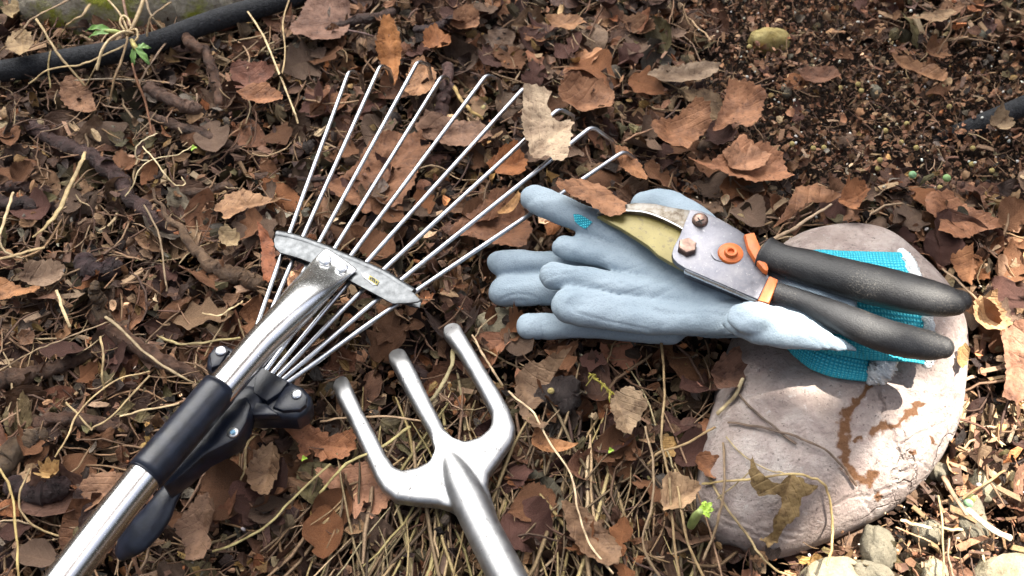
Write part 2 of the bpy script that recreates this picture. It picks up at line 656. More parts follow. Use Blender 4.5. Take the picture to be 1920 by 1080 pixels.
sf = mm.ramp(mm.math('ADD', mm.math('MULTIPLY', st.outputs['Fac'], 0.5), mm.math('MULTIPLY', mm.noise(240, 8, 0.85), 0.9)), [(0.58, 0.0), (0.82, 1.0)])
sf = mm.math('MULTIPLY', sf, mm.ramp(st.outputs['Fac'], [(0.02, 0.0), (0.25, 1.0)]))
c = mm.mix(mm.math('MULTIPLY', sf, 0.95), c, (0.125, 0.052, 0.017))
mm.set('Base Color', c)
mm.set('Roughness', 0.75)
mm.set('Specular IOR Level', 0.3)
vo = mm.n('ShaderNodeTexVoronoi', Scale=30, feature='DISTANCE_TO_EDGE')
wp = mm.n('ShaderNodeVectorMath', operation='ADD')
wn = mm.n('ShaderNodeTexNoise', Scale=50, Detail=4)
wsc = mm.n('ShaderNodeVectorMath', operation='SCALE')
wsc.inputs['Scale'].default_value = 0.045
mm.l(mm.tc.outputs['Object'], wn.inputs['Vector'])
mm.l(wn.outputs['Color'], wsc.inputs[0])
mm.l(mm.tc.outputs['Object'], wp.inputs[0])
mm.l(wsc.outputs[0], wp.inputs[1])
mm.l(wp.outputs[0], vo.inputs['Vector'])
ck = mm.n('ShaderNodeAttribute', attribute_name='crack')
crk = mm.math('MULTIPLY', mm.ramp(vo.outputs['Distance'], [(0.0, 1.0), (0.05, 0.0)]), ck.outputs['Fac'])
nb = mm.bump(mm.noise(60, 7, 0.65), 0.0045, 0.8)
nb = mm.bump(mm.noise(140, 6, 0.75, dist=.8), 0.0022, 0.8, nb)
nb = mm.bump(g, 0.0009, 0.8, nb)
mm.bump(mm.math('SUBTRACT', 1.0, crk), 0.0016, 1.0, nb)
MAT_STONE = mm.m

mm = M('mossy_stone')
f = mm.noise(35, 6, 0.65)
g = mm.noise(300, 5, 0.7)
c = mm.mix(mm.ramp(g, [(0.3, 0.0), (0.7, 1.0)]), (0.27, 0.23, 0.16), (0.52, 0.46, 0.36))
c = mm.mix(mm.ramp(f, [(0.49, 0.0), (0.62, 1.0)]), c, mm.mix(g, (0.16, 0.18, 0.012), (0.46, 0.46, 0.05)))
mm.set('Base Color', c)
mm.set('Roughness', 0.9)
mm.bump(mm.math('ADD', g, f), 0.003)
MAT_MOSS = mm.m


def pebble_mat(name, a, b):
    m = M(name)
    c = m.mix(m.ramp(m.noise(90, 6, 0.65), [(0.35, 0.0), (0.65, 1.0)]), a, b)
    c = m.mix(m.ramp(m.noise(45, 5, 0.7), [(0.55, 0.0), (0.68, 0.7)]), c, tuple(x * .55 for x in a))
    c = m.mix(m.ramp(m.noise(700, 4, 0.8), [(0.34, 0.9), (0.42, 0.0)]), c, tuple(x * .35 for x in a))
    m.set('Base Color', c)
    m.set('Roughness', 0.7)
    m.bump(m.noise(220, 7, 0.75), 0.0022)
    return m.m


MAT_PEB_OCHRE = pebble_mat('ochre_pebble', (0.24, 0.20, 0.125), (0.40, 0.35, 0.24))
MAT_PEB_GREY = pebble_mat('grey_pebble', (0.13, 0.115, 0.08), (0.24, 0.21, 0.15))
MAT_PEB_YELLOW = pebble_mat('yellow_pebble', (0.33, 0.24, 0.07), (0.50, 0.41, 0.17))
MAT_GREEN = simple('young_leaf', (0.15, 0.27, 0.07), 0.5, 0.0, 0.35, 220, 500, 0.0006)
MAT_BRIGHTGREEN = simple('sprout_leaf', (0.34, 0.50, 0.06), 0.5, 0.0, 0.3, 300, 500, 0.0006)
MAT_LABEL_Y = simple('yellow_sticker', (0.42, 0.36, 0.10), 0.6, 0.0, 0.2, 900, 900, 0.0001)
MAT_LABEL_W = simple('torn_white_sticker', (0.78, 0.77, 0.72), 0.7, 0.0, 0.05, 900, 900, 0.0001)
MAT_INK = simple('black_ink', (0.03, 0.03, 0.025), 0.6, 0.0, 0.2, 900, 900, 0.0)
MAT_WOOD = simple('blocker_board', (0.16, 0.12, 0.085), 0.8, 0.0, 0.3, 12, 40, 0.002)

# ------------------------------------------------------------------ the ground
def axis(lo, hi, step, far):
    core = np.arange(lo, hi + step / 2, step)
    g = np.array([0.02, 0.06, 0.15, 0.4, 1.0, 2.5, 6, 14, far])
    return np.concatenate([lo - g[::-1], core, hi + g])


gx = axis(-0.46, 0.46, 0.0028, 30)
gy = axis(-0.27, 0.50, 0.0028, 30)
X, Y = np.meshgrid(gx, gy)


def ground_z(x, y):
    near = np.exp(-(np.maximum(np.hypot(x, y) - 0.6, 0)) ** 2 / 0.5)
    return -0.023 + near * (0.0030 * fbm(x * 14, y * 14, 3, 3) + 0.0016 * fbm(x * 90, y * 90, 5, 3)) + 0.004 * vnoise(x * 4, y * 4, 9)


Z = ground_z(X, Y)
gv = np.column_stack([X.ravel(), Y.ravel(), Z.ravel()])
ny, nx = X.shape
ii = np.arange(nx * (ny - 1)).reshape(ny - 1, nx)[:, :-1].ravel()
gf = np.column_stack([ii, ii + 1, ii + 1 + nx, ii + nx])


def np_mesh(name, v, f, uv=None, col=None, smooth=True):
    me = bpy.data.meshes.new(name)
    k = f.shape[1]
    me.vertices.add(len(v))
    me.vertices.foreach_set('co', v.astype(np.float32).ravel())
    me.loops.add(f.size)
    me.loops.foreach_set('vertex_index', f.astype(np.int32).ravel())
    me.polygons.add(len(f))
    me.polygons.foreach_set('loop_start', np.arange(0, f.size, k, dtype=np.int32))
    try:
        me.polygons.foreach_set('loop_total', np.full(len(f), k, dtype=np.int32))
    except Exception:
        pass
    me.update(calc_edges=True)
    me.polygons.foreach_set('use_smooth', np.full(len(f), smooth))
    if uv is not None:
        lay = me.uv_layers.new(name='UVMap')
        lay.data.foreach_set('uv', uv[f.ravel()].astype(np.float32).ravel())
    if col is not None:
        a = me.color_attributes.new('Col', 'FLOAT_COLOR', 'POINT')
        a.data.foreach_set('color', np.column_stack([col, np.ones(len(col))]).astype(np.float32).ravel())
    me.validate()
    return me


tag(link('ground', np_mesh('ground', gv, gf), MAT_SOIL), 'dark brown garden soil under the leaf litter', kind='structure')


# ------------------------------------------------------------------ the big stone
def seg_dist(px, py, pl):
    d = np.full(np.shape(px), 1e9)
    for (x0, y0), (x1, y1) in zip(pl[:-1], pl[1:]):
        vx, vy = x1 - x0, y1 - y0
        t = np.clip(((px - x0) * vx + (py - y0) * vy) / (vx * vx + vy * vy + 1e-9), 0, 1)
        d = np.minimum(d, np.hypot(px - x0 - t * vx, py - y0 - t * vy))
    return d


STONE_OUT = [(1455, 440), (1495, 410), (1540, 392), (1610, 384), (1680, 398), (1742, 444), (1794, 512), (1817, 585), (1818, 650), (1812, 720), (1803, 780),
             (1780, 835), (1730, 900), (1670, 950), (1600, 985), (1540, 1010), (1480, 1030), (1430, 1031), (1370, 1012), (1330, 985), (1308, 930), (1318, 830),
             (1338, 760), (1355, 680), (1385, 600), (1420, 520)]
ow = np.array([tuple(P(x, y, 0.004 + 0.017 * min(1, max(0, (660 - y) / 200)))) for x, y in STONE_OUT])
ow = cr(np.vstack([ow, ow[:1]]), 10)[:-1]
sc0 = np.array(P(1575, 745, 0.0))
th = np.arctan2(ow[:, 1] - sc0[1], ow[:, 0] - sc0[0])
rr = np.hypot(ow[:, 0] - sc0[0], ow[:, 1] - sc0[1])
o_ = np.argsort(th)
th, rr = th[o_], rr[o_]


def stone_r(a):
    return np.interp(a, np.concatenate([th - 2 * math.pi, th, th + 2 * math.pi]), np.concatenate([rr, rr, rr]))


STONE_H = 0.034


def stone_z(x, y):
    """top surface of the stone, or -1 outside it"""
    x = np.asarray(x, dtype=float); y = np.asarray(y, dtype=float)
    a = np.arctan2(y - sc0[1], x - sc0[0])
    r = np.hypot(x - sc0[0], y - sc0[1]) / stone_r(a)
    z = 0.002 + (STONE_H - 0.002) * np.clip(1 - np.clip(r, 0, 1) ** 2.9, 0, 1) ** 0.62
    dx, dy = x - sc0[0], y - sc0[1]
    z = z + 0.0016 * fbm(x * 30, y * 30, 21, 4) * np.clip(1.2 - r, 0, 1)
    pl = 0.037 - 0.20 * dx + 0.12 * dy - 0.0011 * np.abs(fbm(x * 60 + y * 30, y * 130, 31, 3))
    z = np.where(pl < z, pl + (z - pl) * 0.25, z)
    return np.where(r < 1, z, -1.0)


NR, NT = 150, 340
rs = np.concatenate([[0.0], np.linspace(0, 1, NR + 1)[1:] ** 0.8 * 0.9995])
ta = np.linspace(-math.pi, math.pi, NT, endpoint=False)
Rg, Tg = np.meshgrid(rs[1:], ta, indexing='ij')
Rr = stone_r(Tg) * Rg
sx, sy = sc0[0] + Rr * np.cos(Tg), sc0[1] + Rr * np.sin(Tg)
sz = stone_z(sx, sy)
spx, spy = pix_np(np.column_stack([sx.ravel(), sy.ravel(), sz.ravel()]))
wob = 5 * fbm(spx / 18, spy / 18, 77, 3)
CRACKS = [[(1652, 735), (1664, 790), (1690, 850), (1700, 900), (1712, 925)], [(1700, 905), (1650, 925), (1600, 930), (1555, 950)], [(1608, 905), (1625, 945), (1650, 985)],
          [(1700, 860), (1740, 880), (1775, 870)], [(1690, 830), (1730, 815), (1770, 790)], [(1720, 910), (1745, 885), (1790, 830)], [(1345, 960), (1420, 990), (1500, 1000)],
          [(1350, 975), (1420, 1003), (1490, 1012)], [(1340, 800), (1400, 790)], [(1680, 470), (1720, 500), (1760, 560)]]
dep = np.zeros_like(spx)
for k_, c_ in enumerate(CRACKS):
    d_ = seg_dist(spx + wob, spy + wob[::-1] * 0 + 5 * fbm(spx / 20, spy / 20, 99, 3), c_)
    dep = np.maximum(dep, np.exp(-(d_ / 2.6) ** 2) * (0.0019 if k_ < 3 else 0.0012))
sz = sz - dep.reshape(sz.shape)
sv = np.vstack([[[sc0[0], sc0[1], float(stone_z(sc0[0], sc0[1]))]], np.column_stack([sx.ravel(), sy.ravel(), sz.ravel()])])
bx_, by_ = sc0[0] + stone_r(ta) * 0.93 * np.cos(ta), sc0[1] + stone_r(ta) * 0.93 * np.sin(ta)
sv = np.vstack([sv, np.column_stack([sc0[0] + stone_r(ta) * 1.004 * np.cos(ta), sc0[1] + stone_r(ta) * 1.004 * np.sin(ta), np.full(NT, -0.004)]), np.column_stack([bx_, by_, np.full(NT, -0.022)])])
sf_ = []
for k in range(NT):
    sf_.append((0, 1 + k, 1 + (k + 1) % NT))
k = np.arange(NT)
for j in range(len(rs) - 2 + 2):
    a = 1 + j * NT + k; b = 1 + j * NT + (k + 1) % NT
    for q in np.column_stack([a, a + NT, b + NT]): sf_.append(tuple(q))
    for q in np.column_stack([a, b + NT, b]): sf_.append(tuple(q))
sme = np_mesh('stone', sv - np.array([sc0[0], sc0[1], 0]), np.array(sf_))
vpx, vpy = pix_np(sv)
stain = np.zeros(len(sv))
for pl, wd in (([(1634, 712), (1622, 735)], 8), ([(1620, 738), (1592, 768)], 8), ([(1584, 775), (1580, 830), (1586, 870), (1602, 896)], 13), ([(1602, 892), (1622, 902)], 10), ([(1637, 888), (1632, 908)], 9),
               ([(1645, 925), (1650, 935)], 7), ([(1726, 755), (1700, 782), (1672, 802)], 8), ([(1660, 800), (1640, 812)], 12), ([(1612, 818), (1602, 828)], 6), ([(1745, 820), (1750, 828)], 4), ([(1710, 845), (1714, 848)], 5)):
    d_ = seg_dist(vpx + 6 * fbm(vpx / 11, vpy / 11, 41, 3), vpy + 5 * fbm(vpx / 12, vpy / 12, 43, 3), pl)
    stain = np.maximum(stain, np.clip(1.25 - d_ / wd, 0, 1))
crack = np.clip((vpx - 1640) / 60, 0, 1) * np.clip((vpy - 790) / 50, 0, 1)
crack = np.maximum(crack, np.clip(1 - np.hypot(vpx - 1650, vpy - 960) / 50, 0, 1))
for nm, arr in (('stain', stain), ('crack', crack)):
    at_ = sme.attributes.new(nm, 'FLOAT', 'POINT')
    at_.data.foreach_set('value', arr.astype(np.float32))
so = link('boulder', sme, MAT_STONE)
so.location = (sc0[0], sc0[1], 0)
tag(so, 'large flat pinkish grey stone with rust streaks under the glove cuffs', 'stone')


def surf(px, py, lift=0.0, base=0.0):
    """height of what lies on top at this pixel: the stone or the litter"""
    z = base
    for _ in range(8):
        p = P(px, py, z)
        s = float(stone_z(p.x, p.y))
        z = 0.5 * z + 0.5 * (max(s, base) if s > -0.5 else base)
    return z + lift


# ------------------------------------------------------------------ edging stone, hoses
def lump(c, a, b, h, seed, n=26, rough=0.10, sq=1.0, rot=0.0, fr=1.6):
    V, F = [], []
    rg = random.Random(seed)
    ox, oy = rg.uniform(0, 50), rg.uniform(0, 50)
    m = n // 2
    for i in range(m + 1):
        ph = -math.pi / 2 + math.pi * i / m
        for k in range(n):
            t = 2 * math.pi * k / n
            d = [math.cos(ph) * math.cos(t), math.cos(ph) * math.sin(t), math.sin(ph)]
            d = [math.copysign(abs(q) ** sq, q) for q in d]
            q = 1 + rough * float(fbm(d[0] * fr + ox + d[2], d[1] * fr + oy - d[2], seed, 3))
            x, y = d[0] * a * q, d[1] * b * q
            V.append((c[0] + x * math.cos(rot) - y * math.sin(rot), c[1] + x * math.sin(rot) + y * math.cos(rot), c[2] + d[2] * h * q))
    for i in range(m):
        for k in range(n):
            F.append((i * n + k, i * n + (k + 1) % n, (i + 1) * n + (k + 1) % n, (i + 1) * n + k))
    return V, F


p0 = P(245, -8, 0.0)
mb = MB().add(lump(p0 + Vector((0, 0.016, -0.004)), 0.088, 0.045, 0.034, 5, 96, 0.07, 0.8, 0.03, 5.0))
tag(mb.build('edging_stone', MAT_MOSS), 'moss covered edging stone behind the black hose', 'stone')


def pathobj(name, rows, mat, n=8, seg=12, color=None, flat=1.0, jitter=0.0, cap=True, parent=None):
    pts, rad = path(rows, n)
    o = MB().add(loft(pts, rad, rad * flat, seg, cap, jitter=jitter)).build(name, mat, parent)
    if color: o.color = (*color, 1)
    return o


tag(pathobj('soaker_hose', [(-40, 140, .004, 20), (30, 130, .006, 21), (80, 121, .008, 21), (150, 108, .010, 21), (230, 95, .011, 21), (300, 76, .011, 20), (380, 46, .011, 20), (450, 24, .010, 20), (520, 4, .008, 19), (600, -22, .004, 18), (680, -40, 0, 18)], MAT_HOSE, 10, 20),
    'long black porous garden hose lying below the mossy edging stone', 'hose')
tag(pathobj('soaker_hose', [(1770, 262, -.022, 19), (1800, 250, -.012, 19), (1850, 228, -.002, 19), (1900, 207, .003, 19), (1960, 180, .005, 19), (2030, 150, .003, 19)], MAT_HOSE, 10, 20),
    'short dusty grey end of hose emerging from bare soil', 'hose')

PEB = [(1645, 1030, 33, 37, .009, MAT_PEB_GREY, 'round speckled grey pebble just below the big stone'),
       (1557, 1086, 62, 36, .010, MAT_PEB_OCHRE, 'wide pale ochre pebble under the bent straw end'),
       (1632, 1082, 42, 24, .008, MAT_PEB_GREY, 'olive pebble wedged between the round grey and the pale ochre one'),
       (1818, 972, 30, 48, .007, MAT_PEB_GREY, 'long olive grey pebble partly in sun'),
       (1910, 1096, 84, 50, .016, MAT_PEB_OCHRE, 'big cream pebble in full sun at the picture corner'),
       (1752, 1076, 26, 24, .005, MAT_PEB_OCHRE, 'small mustard pebble on the dark gritty soil'),
       (1738, 1000, 26, 20, .006, MAT_PEB_GREY, 'small muddy pebble below the straw beside the big stone'),
       (1846, 912, 34, 28, .005, MAT_PEB_OCHRE, 'sunlit yellowish pebble under the splintered bark'),
       (1445, 76, 37, 19, .009, MAT_PEB_YELLOW, 'smooth yellow pebble alone on the bare soil'),
       (930, 604, 36, 24, .004, MAT_PEB_OCHRE, 'flat lichen spotted pebble beside the lower glove fingertips'),
       (1760, 885, 20, 15, .005, MAT_PEB_GREY, 'tiny greenish pebble at the foot of the big stone'),
       (1474, 170, 9, 14, .004, MAT_PEB_GREY, 'tiny blue grey stone below the yellow pebble'),
       (1642, 172, 9, 12, .004, MAT_PEB_GREY, 'dark bluish chip of stone in the bare soil')]
for i, (x, y, a, b, h, m_, lab) in enumerate(PEB):
    s_ = S(x, y)
    p = P(x, y, -0.003 if y > 500 else -0.004)
    tag(MB().add(lump((p.x, p.y, p.z), a * s_, b * s_ / 0.86, h, 100 + i, 40, 0.13, 0.88, 0.3 * math.sin(i * 2.3))).build('pebble', m_), lab, 'pebble', 'pebbles in the bed')

# ------------------------------------------------------------------ roots and woody pieces
ROOTS = [([(40, 225, -.006, 12), (75, 250, -.002, 15), (120, 272, .001, 16), (170, 292, .001, 17), (215, 330, .002, 18), (250, 372, .001, 17), (290, 410, .001, 16), (330, 436, -.006, 12)], (.085, .048, .045), 'dark purplish root running diagonally left of the tines'),
         ([(165, 585, -.003, 14), (200, 608, .003, 18), (250, 645, .004, 18), (310, 680, .003, 16), (372, 712, -.002, 12)], (.15, .082, .055), 'reddish brown root below the forked stub'),
         ([(195, 600, .004, 15), (186, 570, .011, 14), (180, 545, .017, 12), (178, 535, .019, 8)], (.15, .10, .06), 'short cut stub standing up from the reddish root'),
         ([(-20, 725, .000, 20), (40, 705, .002, 19), (110, 686, .002, 17), (170, 663, .000, 15), (220, 640, -.004, 12)], (.13, .075, .05), 'thick root crossing to the left picture edge'),
         ([(55, 795, -.001, 13), (110, 787, .003, 15), (170, 790, .003, 15), (232, 806, -.002, 13)], (.15, .085, .06), 'smooth stubby root above the pale torn leaf'),
         ([(285, 358, .006, 3), (310, 398, .006, 5), (345, 440, .006, 8), (378, 482, .005, 13), (410, 505, .004, 16), (445, 518, .003, 18), (482, 530, .001, 17)], (.21, .135, .085), 'light brown branch that thickens towards the rake plate'),
         ([(-20, 880, .004, 26), (30, 848, .004, 27), (75, 815, .001, 22)], (.18, .125, .08), 'broad tan root end at the left picture edge'),
         ([(-10, 348, -.002, 11), (40, 352, .002, 12), (90, 355, -.002, 10)], (.10, .055, .045), 'short dark root end at the left edge below the pale straws'),
         ([(-10, 378, -.002, 15), (45, 383, .001, 16), (100, 388, -.003, 14)], (.07, .042, .04), 'blackish wet root under the short dark one'),
         ([(285, 68, .010, 8), (330, 64, .011, 9), (358, 76, .010, 11), (385, 100, .008, 11), (402, 140, .004, 10), (412, 190, -.001, 9)], (.16, .085, .055), 'bent brown twig arching beside the hose'),
         ([(276, 163, .005, 14), (310, 182, .006, 15), (345, 197, .006, 15), (365, 203, .005, 13)], (.19, .115, .085), 'rolled tube of bark below the green shoot'),
         ([(285, 218, .001, 10), (330, 235, .003, 11), (385, 250, .003, 11), (440, 280, -.003, 9)], (.12, .07, .05), 'knobbly dark root under the bark roll'),
         ([(840, 128, .006, 11), (838, 150, .007, 14), (836, 172, .007, 13), (832, 195, .005, 14), (826, 222, .002, 13)], (.15, .085, .075), 'plump purplish bud stub beside the fourth tine tip'),
         ([(330, 355, .000, 8), (380, 362, .003, 10), (420, 350, .002, 9)], (.15, .09, .06), 'short brown root fragment right of the diagonal root'),
         ([(600, 60, .001, 9), (655, 42, .006, 10), (700, 30, .006, 10), (735, 20, .003, 8)], (.10, .06, .05), 'knotty dark twig behind the upright leaf'),
         ([(785, 55, .006, 8), (820, 48, .008, 9), (850, 34, .006, 8)], (.09, .06, .06), 'small dark bent twig above the orange lobed leaf'),
         ([(30, 912, .004, 22), (75, 930, .003, 26), (110, 915, .003, 24)], (.06, .035, .036), 'dark rotten knob beside the pale torn leaf'),
         ([(150, 930, .002, 15), (165, 965, .004, 16), (150, 1000, .001, 15)], (.08, .045, .04), 'dark short root next to the rake handle'),
         ([(540, 330, .001, 5), (600, 338, .002, 6), (660, 334, .001, 6)], (.09, .055, .045), 'thin dark twig crossing under the first tines'),
         ([(155, 495, .000, 20), (185, 508, .003, 23), (215, 500, .001, 20)], (.06, .035, .038), 'blackish crumbly lump left of the branch')]
for rows, colr, lab in ROOTS:
    pts, rad = path([(a, b, c_ + .0012, d * .88) for a, b, c_, d in rows], 14)
    rad = rad * (1 + 0.24 * fbm(np.arange(len(rad)) * 0.34, np.full(len(rad), rows[0][0] * .37), 8, 3))
    off = 0.0019 * np.column_stack([vnoise(np.arange(len(rad)) * .2, np.full(len(rad), rows[0][1] * .7), 3), vnoise(np.arange(len(rad)) * .2, np.full(len(rad), rows[0][1] * .9), 4), 0 * rad])
    o = MB().add(loft(pts + off, rad, rad * 0.9, 14, True, jitter=0.07)).build('root', MAT_ROOT)
    o.color = (*colr, 1)
    tag(o, lab, 'root', 'roots and twigs in the bed')

# knobbly bud among the crumpled leaf
p = P(1045, 738, 0.004)
mb = MB()
for i, (dx, dy, dz, r_) in enumerate([(0, 0, 0, .0095), (.006, .003, .002, .006), (-.006, -.002, .001, .006), (.003, -.006, 0, .006), (.007, -.003, 0, .005)]):
    mb.add(lump((p.x + dx, p.y + dy, p.z + dz), r_, r_, r_ * .85, 300 + i, 20, 0.16, 1.0, 0, 3))
bud = mb.build('plant_crown', MAT_ROOT)
bud.color = (.065, .048, .045, 1)
tag(bud, 'dark knobbly plant crown wrapped in a crumpled leaf', 'plant')
MB().add(lump(P(1033, 733, 0.013), .0018, .0018, .0013, 1, 12, 0.02)).build('bud_tip', MAT_PEB_YELLOW, bud)
# ------------------------------------------------------------------ the fan rake
rake = empty('fan_rake', P(485, 700, 0.0), 'adjustable wire leaf rake with chrome tube and black plastic collar', 'rake')
Z_PL = 0.036                                        # height of the plate
TIN = [((655, 132), (674, 140), (540, 445), (462, 668)), ((714, 121), (730, 131), (565, 451.5), (472, 672)), ((784, 114), (803, 122), (595, 461), (483, 676)),
       ((828, 143), (838, 146), (624.5, 471), (494, 681)), ((913, 139), (935, 150), (654, 485), (503.5, 688)), ((984, 163), (1012, 180), (682, 498), (515, 695)),
       ((1049, 203), (1074, 217), (712.5, 512.6), (526.7, 700.7)), ((1110, 237), (1148, 264), (745, 531), (537, 706.5)), ((1171, 283), (1204, 309), (774.5, 549.6), (547.5, 712))]
for k, (bend, hook, pl, hub) in enumerate(TIN):
    zb = (0.033, .033, .033, .024, .033, .033, .033, .031, .018)[k]
    a, b, c, d = np.array(P(*hub, 0.026)), np.array(P(*pl, Z_PL - 0.005)), np.array(P(*bend, zb)), np.array(P(hook[0], hook[1], zb - (.007 if k < 7 else .012)))
    e = a + (a - b) / np.linalg.norm(a - b) * 0.008
    dirn = (c - b) / np.linalg.norm(c - b)
    dn = (d - c) / np.linalg.norm(d - c)
    R = 0.0045
    arc = [c - dirn * R * (1 - t) ** 2 * 1.0 + dn * R * t ** 2 for t in np.linspace(0, 1, 8)]
    pts = [e] + list(cr([a, b, c - dirn * R * 1.6], 12)) + arc + [d, d + (d - c) * .2 - np.array([0, 0, .010])]
    MB().add(loft(pts, 0.00128, None, 10, True)).build('tine', MAT_TINE, rake)

# plate: top sheet, rolled back edge, lower lip
PLO = [(513, 449), (517, 440.7), (541, 445), (569, 452.5), (609.6, 467), (639, 480), (680, 497), (720.7, 515), (745, 530), (776, 548.6), (789, 563), (783, 566), (765, 568), (735.5, 569), (710, 555), (683.7, 541), (652, 524), (620, 508), (585.5, 493), (555, 482), (524.4, 473.5), (515, 463)]
mb = MB().add(prism(PLO, Z_PL, 0.0012, 0.0004))
top = [(519, 442), (541, 446.5), (569, 454.5), (609.6, 469.5), (639, 482.5), (680, 499.5), (720.7, 517.5), (745, 533), (774, 551)]
rp, rd = path([(x, y, Z_PL - 0.0030, 9) for x, y in top], 5)
mb.add(loft(rp, 0.0030, 0.0030, 14, False))
LOW = [(530, 456), (609, 480), (680, 508), (745, 541), (776, 560), (790, 566), (787, 577), (770, 574), (700, 548), (600, 508), (530, 478)]
mb.add(prism(LOW, Z_PL - 0.0062, 0.001, 0.0003))
plate = mb.build('spreader_plate', MAT_ZINC, rake)
MB().add(prism([(678, 513), (684, 511), (692, 515), (696, 519), (701, 530), (708, 534), (700, 534), (690, 526), (681, 519)], Z_PL + 0.0004, 0.0003)).build('torn_sticker', MAT_LABEL_W, plate)
stk = MB().add(prism([(693, 515.5), (711, 527), (707, 534.5), (690, 523)], Z_PL + 0.0006, 0.0003)).build('yellow_sticker', MAT_LABEL_Y, plate)
mb = MB()
for q in ([(694, 519), (697, 521), (695.5, 524.5), (693, 523)], [(698, 521.5), (700.5, 523), (699, 527), (697, 525.5)], [(701, 523.5), (704, 525.5), (702.5, 529.5), (700.5, 528)], [(705, 526), (708, 528), (706.5, 531.5), (704, 530)],
          [(697, 519.3), (703, 523), (702.5, 524), (696.5, 520.2)]):
    mb.add(prism(q, Z_PL + 0.0008, 0.00018))
mb.build('sticker_print', MAT_INK, plate)

# tube: flattened and riveted at the plate, round at the collar
def tube_rows():
    A = [(640, 486, Z_PL + 0.0016, 37, 4), (625, 499, Z_PL + 0.002, 37, 5), (604, 521, Z_PL + 0.0045, 37, 12), (578, 549, Z_PL + 0.0085, 36, 20), (550, 581, Z_PL + 0.0115, 33.5, 26), (520, 613, Z_PL + .0135, 31, 29),
         (490, 644, Z_PL + 0.0145, 29.5, 29.5), (455, 684, Z_PL + 0.0155, 29, 29), (415, 730, Z_PL + 0.0165, 29, 29), (340, 813, Z_PL + .0185, 29, 29)]
    return A
rows = cr(tube_rows(), 10)
pts = np.array([P(r[0], r[1], r[2]) for r in rows])
s_ = np.array([S(r[0], r[1], r[2]) for r in rows])
rw = rows[:, 3] * s_ * 1.10
rh = rows[:, 4] * s_ * 1.0
MB().add(loft(pts, rw, rh, 40, False)).build('upper_tube', MAT_CHROME, rake)
lr = cr([(330, 824, Z_PL + .0185, 33), (275, 888, Z_PL + .0200, 33.5), (200, 982, Z_PL + .0225, 34.5), (125, 1080, Z_PL + .025, 35.5), (40, 1196, Z_PL + .029, 37)], 10)
pts = np.array([P(r[0], r[1], r[2]) for r in lr])
rad = np.array([r[3] * S(r[0], r[1], r[2]) for r in lr])
dl = (pts[-1] - pts[-8]) / np.linalg.norm(pts[-1] - pts[-8])
pts = np.vstack([pts, [pts[-1] + dl * q for q in (.1, .25, .45, .7)]])
MB().add(loft(pts, rad.mean(), None, 48, True)).build('lower_tube', MAT_CHROME, rake)
for (x, y) in ((609.6, 487.6), (641, 502)):
    MB().add(disc(x, y, Z_PL + 0.0046, 12.5, 0.0016, 24, 0.9)).build('rivet', MAT_RIVET, rake)

# collar with clamp flange, screw and lever
cp, crd = path([(411, 729, Z_PL + .0165, 36), (345, 808, Z_PL + .0182, 36.5), (273, 890, Z_PL + .0198, 37)], 8)
mb = MB()
V, F, UV = loft(cp, crd.mean(), None, 48, False)
mb.add((V, F, UV))
for i in (0, -1):
    d_ = (cp[0] - cp[1]) if i == 0 else (cp[-1] - cp[-2])
    d_ = d_ / np.linalg.norm(d_)
    mb.add(loft([cp[i] - d_ * 0.0004, cp[i] + d_ * 0.0008], [crd.mean() * 1.0, crd.mean() * 0.975], None, 48, False))
collar = mb.build('collar', MAT_PLASTIC, rake)
MB().add(prism([(437, 748), (462, 742), (470, 760), (462, 790), (444, 822), (412, 838), (385, 852), (345, 888), (310, 912), (303, 905), (370, 828)], Z_PL + .004, 0.014, 0.002)).build('clamp_flange', MAT_PLASTIC, rake)
# seam along the collar's lower edge
sp = [(434, 753, Z_PL + .013, 1), (370, 828, Z_PL + .0142, 1), (306, 905, Z_PL + .0155, 1)]
pp_, _ = path(sp, 8)
MB().add(loft(pp_, 0.0009, None, 8, True)).build('moulding_seam', MAT_PLASTIC, collar)
scw = MB().add(disc(437, 812, Z_PL + 0.004, 11, 0.0016, 24, 0.6)).build('clamp_screw', MAT_RIVET, rake)
MB().add(disc(437, 811, Z_PL + 0.0053, 6, 0.0008, 6, 0.2, True)).build('screw_socket', simple('blue_steel', (.12, .22, .32), .3, .9, .2), scw)
lv = cr([(378, 856, .026, 11), (345, 893, .026, 15), (315, 930, .025, 22), (292, 968, .022, 30), (262, 1002, .018, 33), (240, 1022, .014, 28), (228, 1036, .011, 18)], 8)
pts = np.array([P(r[0], r[1], r[2]) for r in lv])
rw = np.array([r[3] * S(r[0], r[1], r[2]) for r in lv])
MB().add(loft(pts, rw, rw * 0.32 + 0.001, 24, True)).build('clamp_lever', MAT_PLASTIC, rake)

# hub bar that holds the tine ends
HUB = [(385, 686), (388, 664), (400, 647), (420, 643), (446, 655), (490, 684), (518, 699), (545, 714), (568, 724), (582, 740), (583, 756), (574, 772), (556, 783), (522, 781), (466, 781), (452, 772), (440, 745), (410, 712)]
mb = MB().add(prism(HUB, 0.031, 0.014, 0.003, 3))
hub = mb.build('tine_hub', MAT_PLASTIC, rake)
MB().add(prism([(492, 687), (520, 703), (540, 716), (526, 735), (500, 752), (474, 735), (478, 705)], 0.0345, 0.006, 0.0012)).build('hub_ridge', MAT_PLASTIC, hub)
MB().add(prism([(478, 752), (500, 756), (524, 778), (468, 778)], 0.0338, 0.006, 0.0016)).build('hub_ridge', MAT_PLASTIC, hub)
MB().add(prism([(530, 726), (545, 718), (566, 729), (576, 742), (574, 758), (562, 768), (530, 770), (510, 762)], 0.0332, 0.006, 0.0016)).build('hub_boss', MAT_PLASTIC, hub)
